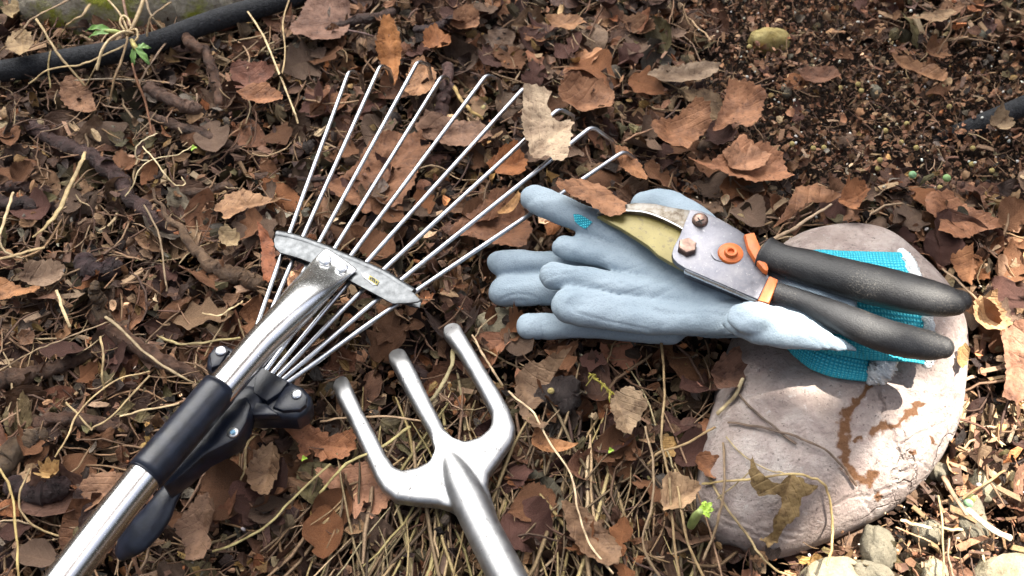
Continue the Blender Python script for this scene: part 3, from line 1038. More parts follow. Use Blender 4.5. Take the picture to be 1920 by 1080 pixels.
MB().add(prism([(392, 664), (402, 651), (418, 648), (430, 655), (412, 684), (395, 690)], 0.0332, 0.006, 0.0016)).build('hub_boss', MAT_PLASTIC, hub)
MB().add(disc(556, 740, 0.0332, 10.5, 0.0016, 24, 0.7)).build('rivet', MAT_RIVET, hub)
MB().add(disc(414, 659, 0.0332, 10.5, 0.0016, 24, 0.7)).build('rivet', MAT_RIVET, hub)
# neck between hub and collar
nk, nr = path([(470, 745, 0.030, 40), (430, 785, 0.034, 34), (395, 822, 0.036, 26)], 6)
MB().add(loft(nk, nr * .8, nr * .42, 20, True)).build('hub_neck', MAT_PLASTIC, rake)

# ------------------------------------------------------------------ hand fork
FORK = [(635, 695), (626, 702), (622, 716), (631, 745), (652, 782), (670, 822), (685.5, 854), (703, 894), (716.7, 916), (740, 934), (781, 940), (820, 943), (849, 952), (868, 972), (900, 1020), (945, 1010), (926, 945), (915, 909), (917, 886), (937, 859.6), (962, 824), (967, 800),
        (956, 764), (938, 733), (911, 689), (869.6, 619), (862, 603), (852, 595), (842, 595), (832, 601), (830, 613), (834, 626), (859, 659), (879, 692), (898, 726), (922, 773), (921, 793), (914, 804), (898, 817), (870, 825), (849, 819), (836, 805), (833, 800),
        (800, 733), (783, 697), (758, 650), (752, 644), (743, 643), (733, 646), (727, 655), (728, 668), (755, 720), (782, 770), (803, 806), (815, 841), (806, 861), (781, 874), (755, 879), (740, 873), (724, 851), (698, 800), (680, 768), (655, 712), (649, 700), (642, 695)]
ZF = 0.017
mb = MB().add(prism(FORK, ZF, 0.0078))
sr = cr([(838, 845, ZF - .003, 10), (846, 866, ZF - .0022, 19), (860, 898, ZF - .0016, 28), (880, 940, ZF - .001, 33.5), (905, 992, ZF + .001, 34.5), (940, 1060, ZF + .005, 36), (985, 1150, ZF + .010, 38), (1030, 1240, ZF + .015, 40)], 8)
pts = np.array([P(r[0], r[1], r[2]) for r in sr])
rad = np.array([r[3] * S(r[0], r[1], r[2]) for r in sr])
dl = (pts[-1] - pts[-6]) / np.linalg.norm(pts[-1] - pts[-6])
pts = np.vstack([pts, [pts[-1] + dl * q for q in (.02, .05, .08)]])
rad = np.concatenate([rad, [rad[-1]] * 3])
mb.add(loft(pts, rad * 1.0, rad * 0.86, 32, True))
fme = remesh(mb, 0.0007, 14, 0.5)
n_ = len(fme.vertices)
co = np.empty(n_ * 3, dtype=np.float32)
fme.vertices.foreach_get('co', co)
co = co.reshape(-1, 3)
fx, fy = pix_np(co.astype(float))
for (tx, ty), (bx, by) in (((635, 697), (668, 770)), ((743, 645), (775, 715)), ((846, 596), (885, 665))):
    L_ = math.hypot(bx - tx, by - ty)
    ux, uy = (bx - tx) / L_, (by - ty) / L_
    t_ = (fx - tx) * ux + (fy - ty) * uy
    w_ = np.abs((fx - tx) * -uy + (fy - ty) * ux) < 40
    k_ = np.clip(1 - t_ / 42, 0, 1.3) * w_
    co[:, 2] -= (k_ ** 1.7 * 0.0052).astype(np.float32)
# forged edges: the faces round off towards the outline
do = seg_dist(fx, fy, FORK + FORK[:1])
ds = seg_dist(fx, fy, [(r[0], r[1]) for r in sr[::4]])
wk = np.clip((ds - 30) / 14, 0, 1) * np.clip(1 - (fy - 935) / 20, 0, 1)
rd_ = np.clip(1 - do / 13.0, 0, 1) ** 2 * 0.0013 * np.maximum(wk, np.clip((ds - 42) / 10, 0, 1))
zmid = np.median(co[:, 2][wk > .9]) if (wk > .9).any() else ZF - .004
co[:, 2] -= (rd_ * np.clip((co[:, 2] - (ZF - .0039)) / .0030, -1, 1)).astype(np.float32)
fme.vertices.foreach_set('co', co.ravel())
fme.update()
fork = link('hand_fork', fme, MAT_FORK)
fme.polygons.foreach_set('use_smooth', [True] * len(fme.polygons))
tag(fork, 'steel three pronged hand fork with dirt specks lying on dry grass', 'hand fork')

# ------------------------------------------------------------------ gloves
def gz(px):                                       # the gloves climb from the litter on to the stone
    t = min(1, max(0, (px - 1180) / 420.0))
    return 0.0 + 0.031 * (t * t * (3 - 2 * t))


def finger(mb, rows, lift, fw=1.05, fh=0.80, n=8):
    a = cr([(x, y, gz(x) + lift + dz, r) for x, y, dz, r in rows], n)
    pts = np.array([P(r[0], r[1], r[2]) for r in a])
    rad = np.array([r[3] * S(r[0], r[1], r[2]) for r in a])
    nn_ = len(rad)
    wv = 1 + 0.035 * fbm(np.arange(nn_) * .35, np.full(nn_, rows[0][1] * .31), 12, 2)
    mb.add(loft(pts, rad * fw * wv, rad * fh, 24, True, 0.95))


def crease(me, seed, amp=0.0009):
    n_ = len(me.vertices)
    co = np.empty(n_ * 3, dtype=np.float32); me.vertices.foreach_get('co', co); co = co.reshape(-1, 3)
    no = np.empty(n_ * 3, dtype=np.float32); me.vertices.foreach_get('normal', no); no = no.reshape(-1, 3)
    d = amp * fbm(co[:, 0] * 55 + 7 * co[:, 2], co[:, 1] * 85, seed, 3) + amp * 0.7 * (np.abs(vnoise(co[:, 0] * 40 + 5 * vnoise(co[:, 0] * 20, co[:, 1] * 20, 3), co[:, 1] * 100, seed + 5)) - 0.4)
    f_ = vnoise(co[:, 0] * 75 + 6 * vnoise(co[:, 0] * 30, co[:, 1] * 30, seed + 8), co[:, 1] * 26 + co[:, 0] * 9, seed + 11)
    d = d - amp * 0.55 * np.exp(-(f_ / .16) ** 2) * (vnoise(co[:, 0] * 22, co[:, 1] * 40, seed + 13) > -.1)
    co += no * d[:, None].astype(np.float32)
    me.vertices.foreach_set('co', co.ravel()); me.update()


LOW_ = 0.0085
UP_ = 0.0245
# lower glove
gl = empty('work_glove', P(1250, 560, 0.0), 'lower grey coated glove, mostly hidden under the other glove', 'glove', 'pair of coated work gloves')
mb = MB()
finger(mb, [(936, 495, .003, 25), (970, 492, .003, 25), (1030, 492, .003, 24), (1110, 503, .003, 26), (1180, 522, .002, 28)], LOW_, 1.0, .85)
finger(mb, [(943, 546, 0, 29), (985, 543, 0, 30), (1040, 543, .000, 30), (1110, 551, .001, 30), (1180, 560, .001, 30)], LOW_, 1.08, .85)
finger(mb, [(992, 612, 0, 25), (1040, 612, 0, 26), (1110, 612, .001, 25), (1180, 615, .002, 28), (1260, 618, .002, 30)], LOW_)
finger(mb, [(1208, 383, .003, 28), (1240, 382, .006, 32), (1275, 400, .007, 34), (1310, 430, .005, 38), (1350, 480, .002, 46)], LOW_)
finger(mb, [(1170, 555, 0, 62), (1220, 560, .001, 72), (1300, 557, .001, 82), (1400, 556, .000, 84), (1480, 556, -.001, 84)], LOW_ - .001, 1.12, 0.115)
me = remesh(mb, 0.0010, 5, 0.5)
crease(me, 4, .0006)
link('latex_coating', me, MAT_LATEX, gl)
me.polygons.foreach_set('use_smooth', [True] * len(me.polygons))


def cuff(parent, rows, mat, name='knit_cuff', seg=48, cap=False):
    """flattened knitted tube; rows are (px, py, z, half width px, half height m)"""
    a = cr(rows, 10)
    pts = np.array([P(r[0], r[1], r[2]) for r in a])
    s_ = np.array([S(r[0], r[1], r[2]) for r in a])
    rw = a[:, 3] * s_ * 1.17
    nn_ = len(rw)
    V, F, UV = loft(pts, rw, a[:, 4], seg, cap)
    per = 2 * math.pi * float(rw.mean()) * 0.66
    UV = [(u, v * per) for u, v in UV]
    W = []
    for i, q in enumerate(V):
        q = np.array(q)
        q[2] += 0.0011 * float(vnoise(q[0] * 40, q[1] * 110, 5)) + 0.0008 * float(vnoise(q[0] * 90, q[1] * 40, 6))
        W.append(q)
    return MB().add((W, F, UV)).build(name, mat, parent)


def trim(parent, rows, name='white_hem', n=10, fuzz=0.25):
    a = cr(rows, n)
    pts = np.array([P(r[0], r[1], r[2]) for r in a])
    rad = np.array([r[3] * S(r[0], r[1], r[2]) for r in a])
    return MB().add(loft(pts, rad, rad * .8, 16, True, jitter=fuzz)).build(name, MAT_TRIM, parent)


cf = cuff(gl, [(1486, 604, .0365, 52, .0045), (1505, 609, .0368, 64, .0048), (1535, 618, .037, 76, .0048), (1575, 632, .037, 79, .0045), (1634, 648, .0365, 70, .0042)], MAT_KNIT)
trim(cf, [(1668, 600, .037, 9), (1666, 650, .0395, 13), (1660, 682, .041, 21), (1648, 698, .039, 23), (1636, 707, .036, 17)])

# upper glove
gu = empty('work_glove', P(1250, 540, 0.02), 'upper grey coated glove lying under the pruning shears', 'glove', 'pair of coated work gloves')
mb = MB()
finger(mb, [(1000, 371, .006, 26), (1030, 384, .007, 28), (1090, 410, .006, 29), (1150, 440, .004, 31), (1220, 482, .001, 34), (1300, 525, -.001, 38), (1360, 545, -.004, 40)], UP_)
finger(mb, [(1060, 464, .001, 28), (1100, 471, .002, 29), (1160, 489, .002, 29), (1240, 520, .001, 31), (1330, 545, -.002, 33)], UP_, 0.98, .78)
finger(mb, [(1037, 515, .003, 31), (1080, 520, .003, 30), (1140, 534, .003, 30), (1240, 553, .002, 32), (1340, 565, -.002, 33)], UP_, 0.98, .78)
finger(mb, [(1066, 570, .004, 40), (1110, 580, .004, 39), (1170, 590, .003, 38), (1260, 594, .002, 37), (1350, 596, -.001, 36), (1420, 596, -.004, 34)], UP_, 1.0, .66)
finger(mb, [(1285, 548, -.004, 62), (1340, 556, -.003, 80), (1430, 552, -.001, 88), (1520, 552, .001, 88), (1590, 556, .001, 82)], UP_ - .002, 1.12, 0.15)
# thumb folded over the palm
finger(mb, [(1376, 598, .014, 28), (1396, 602, .016, 37), (1425, 608, .016, 42), (1460, 614, .012, 42), (1495, 621, .009, 38), (1535, 634, .006, 27), (1572, 646, .004, 15), (1606, 656, .002, 6)], UP_ - .002, 1.05, .55)
mb.add(lump(P(1410, 596, gz(1410) + UP_ + .0195), 0.0120, .0092, .0040, 3, 24, .05))
me = remesh(mb, 0.0010, 5, 0.5)
crease(me, 9, 0.0008)
link('latex_coating', me, MAT_LATEX, gu)
me.polygons.foreach_set('use_smooth', [True] * len(me.polygons))
cu = cuff(gu, [(1470, 556, .0455, 88, .0048), (1540, 562, .0465, 99, .0048), (1610, 569, .0465, 104, .0046), (1680, 573, .0460, 105, .0044), (1722, 576, .0455, 107, .0042)], MAT_KNIT)
trim(cu, [(1690, 472, .0455, 8), (1702, 487, .0475, 11), (1716, 515, .049, 11), (1728, 550, .050, 10), (1738, 590, .050, 10), (1744, 630, .049, 10), (1746, 662, .047, 11), (1738, 682, .044, 10)])
trim(cu, [(1690, 476, .0445, 7), (1712, 520, .043, 8), (1730, 580, .042, 8), (1740, 650, .042, 8), (1738, 680, .043, 8)])
# bare knit showing through the coating on the long finger
q = [(1075, 402), (1085, 402), (1096, 407), (1111, 417), (1098, 429), (1088, 424), (1078, 415)]
kp = P(1093, 414, gz(1093) + UP_ + .005)


def drape_patch(name, outline, target, mat, parent, lift=0.0005):
    """a small patch laid on the surface of a built mesh"""
    from mathutils.bvhtree import BVHTree
    bv = BVHTree.FromPolygons([v.co.copy() for v in target.vertices], [tuple(p.vertices) for p in target.polygons])
    bm = bmesh.new()
    bm.faces.new([bm.verts.new((x, y, 0)) for x, y in outline])
    for _ in range(3):
        bmesh.ops.triangulate(bm, faces=bm.faces[:])
        bmesh.ops.subdivide_edges(bm, edges=bm.edges[:], cuts=1)
    bmesh.ops.triangulate(bm, faces=bm.faces[:])
    V, UV = [], []
    for v in bm.verts:
        a = P(v.co.x, v.co.y, 0.0)
        d = (a - CAM).normalized()
        h = bv.ray_cast(CAM, d)
        p = (h[0] + h[1] * lift) if h[0] is not None else a
        V.append(p); UV.append((p.x, p.y))
    bm.verts.index_update()
    F = [tuple(v.index for v in f.verts) for f in bm.faces]
    bm.free()
    return MB().add((V, F, UV)).build(name, mat, parent)


drape_patch('knit_gap', q, me, MAT_KNIT_FINE, gu)

# ------------------------------------------------------------------ pruning shears
pr = empty('pruning_shears', P(1370, 480, 0.05), 'bypass pruning shears with black handles and orange collars on the gloves', 'pruning shears')


def pz(px, py=0):
    return 0.0455 + (px - 1150) * 0.0000285


PL = [(1296, 392), (1316, 395.5), (1348, 409), (1383, 429), (1398, 439.5), (1402, 452), (1407, 467), (1421, 490), (1443, 518), (1422, 562), (1285, 503), (1270, 493), (1262, 484), (1260, 475), (1263, 463), (1274, 442), (1283.5, 419), (1293, 395)]
mb = MB().add(prism(PL, lambda x, y: pz(x) + .0002, 0.0034, 0.0005, 2))
ep, er = path([(1287, 505, pz(1287) - .0022, 9), (1330, 523, pz(1330) - .0022, 9), (1380, 544, pz(1380) - .0022, 9), (1421, 561, pz(1421) - .0022, 9)], 6)
mb.add(prism([(1290, 492), (1435, 545), (1424, 562), (1286, 506)], lambda x, y: pz(x) - .003, 0.007, 0.0006))
bpl = mb.build('body_plate', MAT_PLATE, pr)
MB().add(loft(ep, 0.0024, 0.0024, 16, True, .3)).build('folded_edge', MAT_RIVET, bpl)
BL = [(1120, 404), (1150, 400), (1175, 399), (1209, 402.5), (1239.5, 413), (1265, 425), (1290, 436), (1330, 450), (1330, 500), (1284, 505), (1256, 491), (1232.6, 477), (1216, 461), (1188.6, 443), (1163, 427), (1140, 415)]
MB().add(prism(BL, lambda x, y: pz(x) - .0036, 0.0030, 0.0006, 2)).build('blade', MAT_BLADE, pr)
edge = [(1120, 406), (1140, 416), (1163, 428.5), (1188.6, 444.5), (1216, 463), (1232.6, 479), (1256, 493), (1284, 507), (1283, 503), (1256, 488), (1233, 474), (1216, 458), (1188, 440), (1160, 423)]
HK = [(1120, 396), (1145, 386), (1175, 381), (1198, 379), (1228, 380.5), (1256, 387), (1300, 394), (1300, 432), (1279, 430), (1270, 424.5), (1239.5, 409.5), (1209, 399), (1175, 395.5), (1140, 398)]
hook_ = MB().add(prism(HK, lambda x, y: pz(x) - .0012, 0.0040, 0.0010, 2)).build('counter_blade', MAT_HOOK, pr)
rp, rd = path([(1150, 397, pz(1150) - .0004, 2), (1175, 395, pz(1175) - .0004, 2.5), (1209, 398, pz(1209) - .0004, 2.6), (1239, 408, pz(1239) - .0004, 2.6), (1270, 423, pz(1270) - .0004, 2.4), (1280, 429, pz(1280) - .0004, 2)], 6)
MB().add(loft(rp, rd * .8, rd * .5, 8, True)).build('ground_edge', MAT_RIVET, hook_)
scr = MB().add(disc(1312.5, 414, pz(1312), 15.5, 0.0030, 28, 0.85)).build('pan_screw', MAT_RUSTBOLT, pr)
sl = MB()
for ang in (0.4, 0.4 + math.pi / 2):
    c_ = P(1312.5, 414, pz(1312) + .00295); d_ = Vector((math.cos(ang), math.sin(ang), 0)) * .0021
    sl.add(loft([c_ - d_, c_ + d_], 0.00035, 0.00025, 6, True))
sl.build('cross_slot', MAT_INK, scr)
MB().add(disc(1287.5, 467, pz(1287), 18.5, 0.0036, 6, 0.2, True)).build('hex_bolt', MAT_RUSTBOLT, pr)
MB().add(disc(1353, 475, pz(1353), 20, 0.0006, 28, 0.3)).build('wear_ring', MAT_PLATE, pr)
wsh = MB().add(disc(1370, 476, pz(1370), 24.5, 0.0022, 36, 0.85)).build('pivot_washer', MAT_ORANGE, pr)
c_ = P(1370, 475, pz(1370) + .0017)
mb = MB()
R1 = 12 * S(1370, 475, .05)
V, F = [], []
NN = 30
for rr_, zz_ in ((1.08, 0), (1.0, .0015), (.92, .0021), (.74, .0022), (.52, .0019), (.46, .0004), (0.0, .0004)):
    for i in range(NN):
        a = 2 * math.pi * i / NN
        k = rr_ if rr_ > .5 else rr_ * (1 + .09 * math.cos(6 * a))
        V.append(c_ + Vector((R1 * k * math.cos(a), R1 * k * math.sin(a), zz_)))
for j in range(6):
    for i in range(NN):
        F.append((j * NN + i, j * NN + (i + 1) % NN, (j + 1) * NN + (i + 1) % NN, (j + 1) * NN + i))
mb.add((V, F)).build('hex_socket', MAT_ORANGE, wsh)


def handle(rows, name, flat=0.80, k0=0.25):
    a = cr(rows, 10)
    pts = np.array([P(r[0], r[1], r[2]) for r in a])
    rad = np.array([r[3] * S(r[0], r[1], r[2]) for r in a])
    wv = 1 + .02 * fbm(np.arange(len(rad)) * .3, np.full(len(rad), rows[0][1] * .1), 4, 2)
    V, F, UV = loft(pts, rad * .97 * wv, rad * flat * .92, 40, True, 0.9)
    t0 = (pts[1] - pts[0]) / np.linalg.norm(pts[1] - pts[0])
    W = []
    for q in V:                                    # blunt end at the collar
        d = float(np.dot(np.array(q) - pts[0], t0))
        W.append(np.array(q) - t0 * (d * (1 - k0)) if d < 0 else np.array(q))
    return MB().add((W, F, UV)).build(name, MAT_RUBBER, pr)


MB().add(prism([(1396, 438), (1415, 434), (1431, 472), (1442, 501), (1440, 509), (1432, 505), (1416, 486), (1403, 464)], lambda x, y: pz(x) + .0032, 0.0105, 0.0012, 2)).build('handle_collar', MAT_ORANGE, pr)
MB().add(prism([(1443, 516), (1460, 523.5), (1453, 543), (1442, 568), (1421, 563), (1431, 541)], lambda x, y: pz(x) + .0030, 0.0095, 0.0012, 2)).build('handle_collar', MAT_ORANGE, pr)
h1 = handle([(1434, 474, pz(1425), 37), (1448, 480, pz(1445), 34), (1470, 488, pz(1470) + .0005, 33), (1505, 498, pz(1505) + .0015, 37), (1560, 514, .0605, 40), (1625, 531, .0635, 42.5), (1690, 547, .0655, 43), (1745, 559, .0665, 39), (1785, 565, .0665, 31), (1803, 563, .0665, 22)], 'handle_grip')
h2 = handle([(1457, 548, pz(1450) - .001, 22), (1475, 553, pz(1470) - .0005, 21), (1505, 563, pz(1505), 22), (1550, 583, .0585, 28), (1600, 606, .0615, 34), (1655, 628, .0635, 36), (1705, 641, .0645, 35), (1745, 648, .0645, 31), (1768, 651, .0645, 24)], 'handle_grip')
# ------------------------------------------------------------------ single leaves traced one by one
BR, GB, OR_, TAN, PU = (.22, .105, .058), (.20, .130, .094), (.27, .118, .06), (.40, .295, .215), (.125, .068, .062)


def serrate(out, z, rng, tooth=0.0012, amp=0.0007):
    pts = np.array([tuple(P(x, y, z)) for x, y in out])
    pts = np.vstack([pts, pts[:1]])
    seg = np.linalg.norm(np.diff(pts, axis=0), axis=1)
    L = np.concatenate([[0], np.cumsum(seg)])
    n = max(24, int(L[-1] / tooth))
    s = np.linspace(0, L[-1], n, endpoint=False)
    q = np.column_stack([np.interp(s, L, pts[:, i]) for i in range(3)])
    c = q.mean(axis=0)
    d = q - c
    d /= np.linalg.norm(d, axis=1)[:, None] + 1e-9
    per = 4
    k = np.arange(n)
    saw = ((k % per) / per)
    q += d * ((saw - .5) * amp * 2 + amp * 0.6 * vnoise(k * .9, 0 * k, rng.randint(0, 999)))[:, None]
    return q


def traced_leaf(out, z, axis_px, colour, label, curl=0.004, seed=0, thick=0.0, ruff=0.0035, amp=0.0007, zfun=None, stalk=None, group=None, bend=None, follow=None):
    rng = random.Random(seed * 31 + 5)
    q = serrate(out, z, rng, amp=amp)
    bm = bmesh.new()
    f = bm.faces.new([bm.verts.new((p[0], p[1], z)) for p in q])
    bmesh.ops.triangulate(bm, faces=[f], ngon_method='BEAUTY')
    for _ in range(5):
        lo = [e for e in bm.edges if e.calc_length() > 0.0042]
        if not lo: break
        bmesh.ops.subdivide_edges(bm, edges=lo, cuts=1)
        bmesh.ops.triangulate(bm, faces=[g for g in bm.faces if len(g.verts) > 3], quad_method='BEAUTY', ngon_method='BEAUTY')
    bmesh.ops.beautify_fill(bm, faces=bm.faces[:], edges=bm.edges[:])
    co = np.array([tuple(v.co) for v in bm.verts])
    a, b = np.array(P(*axis_px[0], z)), np.array(P(*axis_px[1], z))
    L = np.linalg.norm(b - a)
    u_ = (b - a) / L
    v_ = np.array([-u_[1], u_[0], 0])
    U = (co - a) @ u_ / L
    Vv = (co - a) @ v_ / L
    c = co.mean(axis=0)
    r = np.hypot(*(co - c)[:, :2].T) / (L * .5)
    sx_ = rng.uniform(0, 99)
    dz = curl * (r ** 2) + ruff * fbm(co[:, 0] * 38 + sx_, co[:, 1] * 38, seed, 3) + 0.0012 * fbm(co[:, 0] * 150 + sx_, co[:, 1] * 150, seed + 3, 2)
    dz += 0.0018 * np.abs(Vv) / 0.3 - 0.0006 * np.maximum(0, 1 - np.abs(Vv) * 25)
    ph = (U - np.abs(Vv) * 1.0) * 5.5
    dz += 0.0002 * np.cos(ph * 2 * math.pi) * np.clip(1 - np.abs(Vv) / .6, 0, 1)
    if bend is not None: dz += bend(U, Vv)
    co[:, 2] += dz
    if zfun is not None:
        px_, py_ = pix_np(co)
        co[:, 2] += zfun(px_, py_)
    if follow is not None:
        sz_ = stone_z(co[:, 0], co[:, 1])
        co[:, 2] += np.where(sz_ > -.5, sz_ + follow, .012) - z
    bm.verts.index_update()
    mb = MB()
    mb.add(([tuple(p) for p in co], [tuple(v.index for v in g.verts) for g in bm.faces], list(zip(U, Vv))))
    bm.free()
    o = mb.build('dead_leaf', MAT_LEAF)
    o.color = (colour[0] * 1.06, colour[1] * .97, colour[2] * .78, 1)
    tag(o, label, 'leaf', group or 'dead leaves on the ground')
    if stalk:
        st_ = pathobj('stalk', stalk, MAT_STRAW, 6, 6, tuple(min(1, k * 1.1) for k in colour), parent=o)
    return o


def Z2(pts, ox, oy, s):
    return [(ox + x / s, oy + y / s) for x, y in pts]


T = traced_leaf
T(Z2([(540, 350), (590, 345), (650, 330), (680, 345), (715, 330), (785, 345), (765, 390), (740, 440), (775, 480), (790, 530), (850, 545), (900, 530), (950, 530), (975, 570), (945, 610), (960, 660), (940, 720), (945, 760), (930, 790), (925, 860), (880, 920), (800, 905), (745, 850), (690, 870), (640, 890), (590, 820), (585, 750), (545, 700), (530, 580), (540, 450)], 860, 110, 4.5),
  .0375, ((993, 297), (1068, 232)), (.39, .325, .285), 'pale tan broken leaf caught on top of the rake tines', curl=.0015, seed=1, ruff=.002, bend=lambda U, V: 0.004 * np.clip(V, 0, 1) ** 2)
T(Z2([(500, -30), (440, 50), (400, 110), (390, 160), (330, 250), (295, 330), (340, 400), (420, 445), (500, 465), (590, 460), (640, 430), (720, 380), (770, 300), (800, 240), (805, 100), (785, -30)], 480, 0, 4.5),
  .004, ((655, 58), (560, 15)), (.17, .105, .095), 'large dull purple brown leaf at the end of the black hose', seed=2, ruff=.004, stalk=[(652, 57, .006, 2), (680, 62, .008, 1.6), (700, 68, .006, 1.4)])
T(Z2([(0, 640), (100, 635), (170, 570), (215, 535), (260, 560), (320, 565), (370, 600), (390, 650), (410, 690), (360, 705), (300, 690), (270, 705), (200, 690), (130, 665)], 1280, 0, 2),
  .010, ((1330, 320), (1475, 330)), (.27, .14, .095), 'broad serrated brown leaf right above the pruner body plate', seed=3, ruff=.003, amp=.001)
T(Z2([(140, 585), (220, 535), (330, 590), (300, 640), (250, 655), (180, 640)], 1280, 0, 2), .0135, ((1350, 320), (1440, 295)), (.29, .165, .12), 'small leaf lying on the broad serrated brown leaf', seed=33, ruff=.002)
T(Z2([(105, 510), (150, 400), (160, 350), (220, 360), (270, 380), (300, 410), (290, 450), (280, 490), (245, 525), (190, 490), (130, 510)], 1280, 0, 2),
  .010, ((1335, 255), (1410, 190)), (.235, .125, .085), 'upright reddish brown leaf between the hook and the bare soil', seed=4, ruff=.004, bend=lambda U, V: .012 * np.clip(U, 0, 1.2))
T(Z2([(-60, 720), (-20, 690), (40, 640), (110, 545), (160, 520), (300, 510), (340, 560), (300, 620), (270, 720), (230, 770), (190, 790), (160, 760), (90, 830), (60, 790), (0, 780)], 640, 0, 2),
  .004, ((625, 360), (800, 265)), (.215, .115, .08), 'biggest brown leaf, spread under the middle tines', seed=5, ruff=.005)
T(Z2([(795, 430), (870, 380), (830, 330), (900, 200), (1000, 160), (1090, 250), (1130, 310), (1110, 400), (1060, 470), (1000, 540), (945, 590), (950, 520), (880, 525), (820, 490)], 600, 90, 5.142),
  .010, ((800, 135), (775, 195)), (.31, .185, .125), 'pinkish tan lobed leaf behind the third and fourth tines', seed=6, ruff=.003)
T(Z2([(270, 480), (320, 430), (420, 450), (520, 470), (570, 520), (520, 560), (430, 560), (340, 530)], 640, 0, 2), .009, ((780, 240), (925, 260)), (.19, .12, .10), 'greyish purple leaf with a clear midrib under the fifth tine', seed=7, ruff=.003)
T(Z2([(400, 900), (430, 860), (520, 790), (570, 740), (640, 720), (690, 790), (720, 870), (690, 940), (600, 950), (520, 910)], 640, 0, 2), .006, ((850, 450), (985, 395)), (.19, .10, .07), 'wide smooth brown leaf under the last tine beside the glove fingers', seed=8, ruff=.004)
T(Z2([(540, 640), (600, 580), (660, 560), (700, 610), (690, 660), (640, 690), (580, 670)], 640, 0, 2), .014, ((915, 325), (985, 300)), (.30, .135, .07), 'bright orange brown leaf piece between the two last tines', seed=9, ruff=.003)
T(Z2([(450, 85), (560, 20), (640, 0), (730, 20), (800, 60), (850, 130), (900, 180), (890, 245), (850, 260), (760, 250), (690, 225), (640, 180), (560, 140)], 900, 330, 3.27),
  .044, ((1048, 352), (1172, 400)), (.26, .145, .10), 'curled brown leaf with a mouldy edge resting on the glove beside the blade', seed=10, ruff=.003, bend=lambda U, V: -.035 * np.clip(V + .1, -1, 1) ** 2)
T(Z2([(900, 750), (990, 730), (1060, 780), (1140, 820), (1185, 870), (1100, 880), (1060, 920), (1000, 930), (940, 900), (960, 850), (900, 810)], 1280, 0, 2), .004, ((1735, 380), (1868, 435)), (.225, .115, .078), 'large folded brown leaf above the handle tips', seed=11, ruff=.004)
T(Z2([(-40, 345), (0, 340), (100, 310), (340, 270), (430, 400), (540, 520), (470, 620), (410, 680), (380, 710), (350, 620), (270, 690), (160, 600), (100, 520)], 600, 800, 3.857), .004, ((610, 880), (725, 960)), (.26, .145, .11), 'large pinkish brown toothed leaf under the left side of the fork', seed=12, ruff=.003, amp=.0011)
T([(535, 812), (575, 797), (620, 815), (665, 812), (672, 840), (645, 865), (600, 862), (585, 845), (560, 868), (560, 835)], .008, ((540, 815), (668, 845)), (.25, .12, .075), 'jagged reddish brown leaf below the tine hub', seed=13, ruff=.003, amp=.001)
T(Z2([(820, 810), (900, 830), (980, 900), (1050, 990), (1040, 1050), (980, 1060), (900, 1020), (850, 930)], 640, 540, 2), .006, ((1050, 945), (1160, 1070)), (.175, .115, .085), 'long smooth grey brown leaf among the straw right of the fork', seed=14, ruff=.003, bend=lambda U, V: .05 * V ** 2)
T(Z2([(650, 340), (700, 290), (790, 290), (860, 300), (800, 340), (740, 400), (760, 440), (700, 460), (740, 500), (780, 540), (720, 560), (680, 500), (650, 400)], 640, 540, 2), .010, ((975, 700), (1010, 810)), (.165, .115, .09), 'shrivelled leaf wrapped round the knobbly crown', seed=15, ruff=.008)
T(Z2([(830, 350), (860, 270), (920, 220), (1000, 195), (1060, 210), (1190, 205), (1270, 260), (1320, 310), (1300, 370), (1290, 480), (1230, 510), (1150, 480), (1060, 490), (980, 440), (880, 440)], 860, 110, 4.5), .011, ((1050, 200), (1150, 190)), (.235, .13, .09), 'wide serrated brown leaf right behind the pale tan leaf', seed=16, ruff=.004)
T(Z2([(800, 800), (850, 740), (920, 720), (1000, 735), (1080, 745), (1000, 760), (940, 780), (900, 800), (870, 850), (840, 850), (840, 810)], 0, 0, 2), .009, ((405, 400), (530, 370)), (.33, .21, .145), 'light tan pointed leaf left of the first tine', seed=17, ruff=.003, stalk=[(525, 372, .009, 1.6), (545, 376, .006, 1.4)])
T(Z2([(655, 900), (690, 850), (740, 800), (790, 780), (815, 830), (800, 880), (780, 920), (800, 970), (760, 1030), (700, 1030), (690, 960), (670, 930)], 0, 540, 2), .009, ((395, 935), (360, 1055)), (.235, .155, .125), 'greyish pink torn leaf right of the clamp lever', seed=18, ruff=.003)
T(Z2([(800, 830), (850, 800), (900, 780), (870, 840), (830, 880), (800, 900)], 0, 540, 2), .007, ((405, 980), (448, 932)), (.20, .10, .07), 'narrow brown leaf flap behind the greyish pink torn leaf', seed=19, ruff=.003)
T(Z2([(300, 750), (340, 710), (400, 690), (470, 690), (440, 740), (380, 800), (330, 860), (320, 810)], 0, 540, 2), .006, ((235, 885), (160, 960)), (.23, .14, .105), 'pinkish brown leaf half under the lower tube', seed=20, ruff=.003)
T(Z2([(930, 680), (960, 620), (1030, 600), (1060, 640), (1050, 700), (1010, 790), (950, 770), (930, 740)], 0, 540, 2), .008, ((515, 845), (490, 930)), (.205, .14, .105), 'grey brown folded leaf below the clamp screw', seed=21, ruff=.003)
T([(1210, 150), (1235, 132), (1265, 127), (1300, 121), (1350, 124), (1345, 140), (1320, 158), (1280, 164), (1240, 162)], .008, ((1212, 150), (1350, 130)), (.19, .15, .13), 'long grey curled leaf at the edge of the bare soil', seed=22, ruff=.003, bend=lambda U, V: .06 * V ** 2)
T(Z2([(570, 780), (600, 720), (660, 730), (685, 755), (650, 800), (660, 850), (620, 840), (590, 830)], 1280, 0, 2), .012, ((1570, 385), (1618, 375)), (.28, .14, .085), 'orange brown leaf leaning on the top of the big stone', seed=23, ruff=.003)
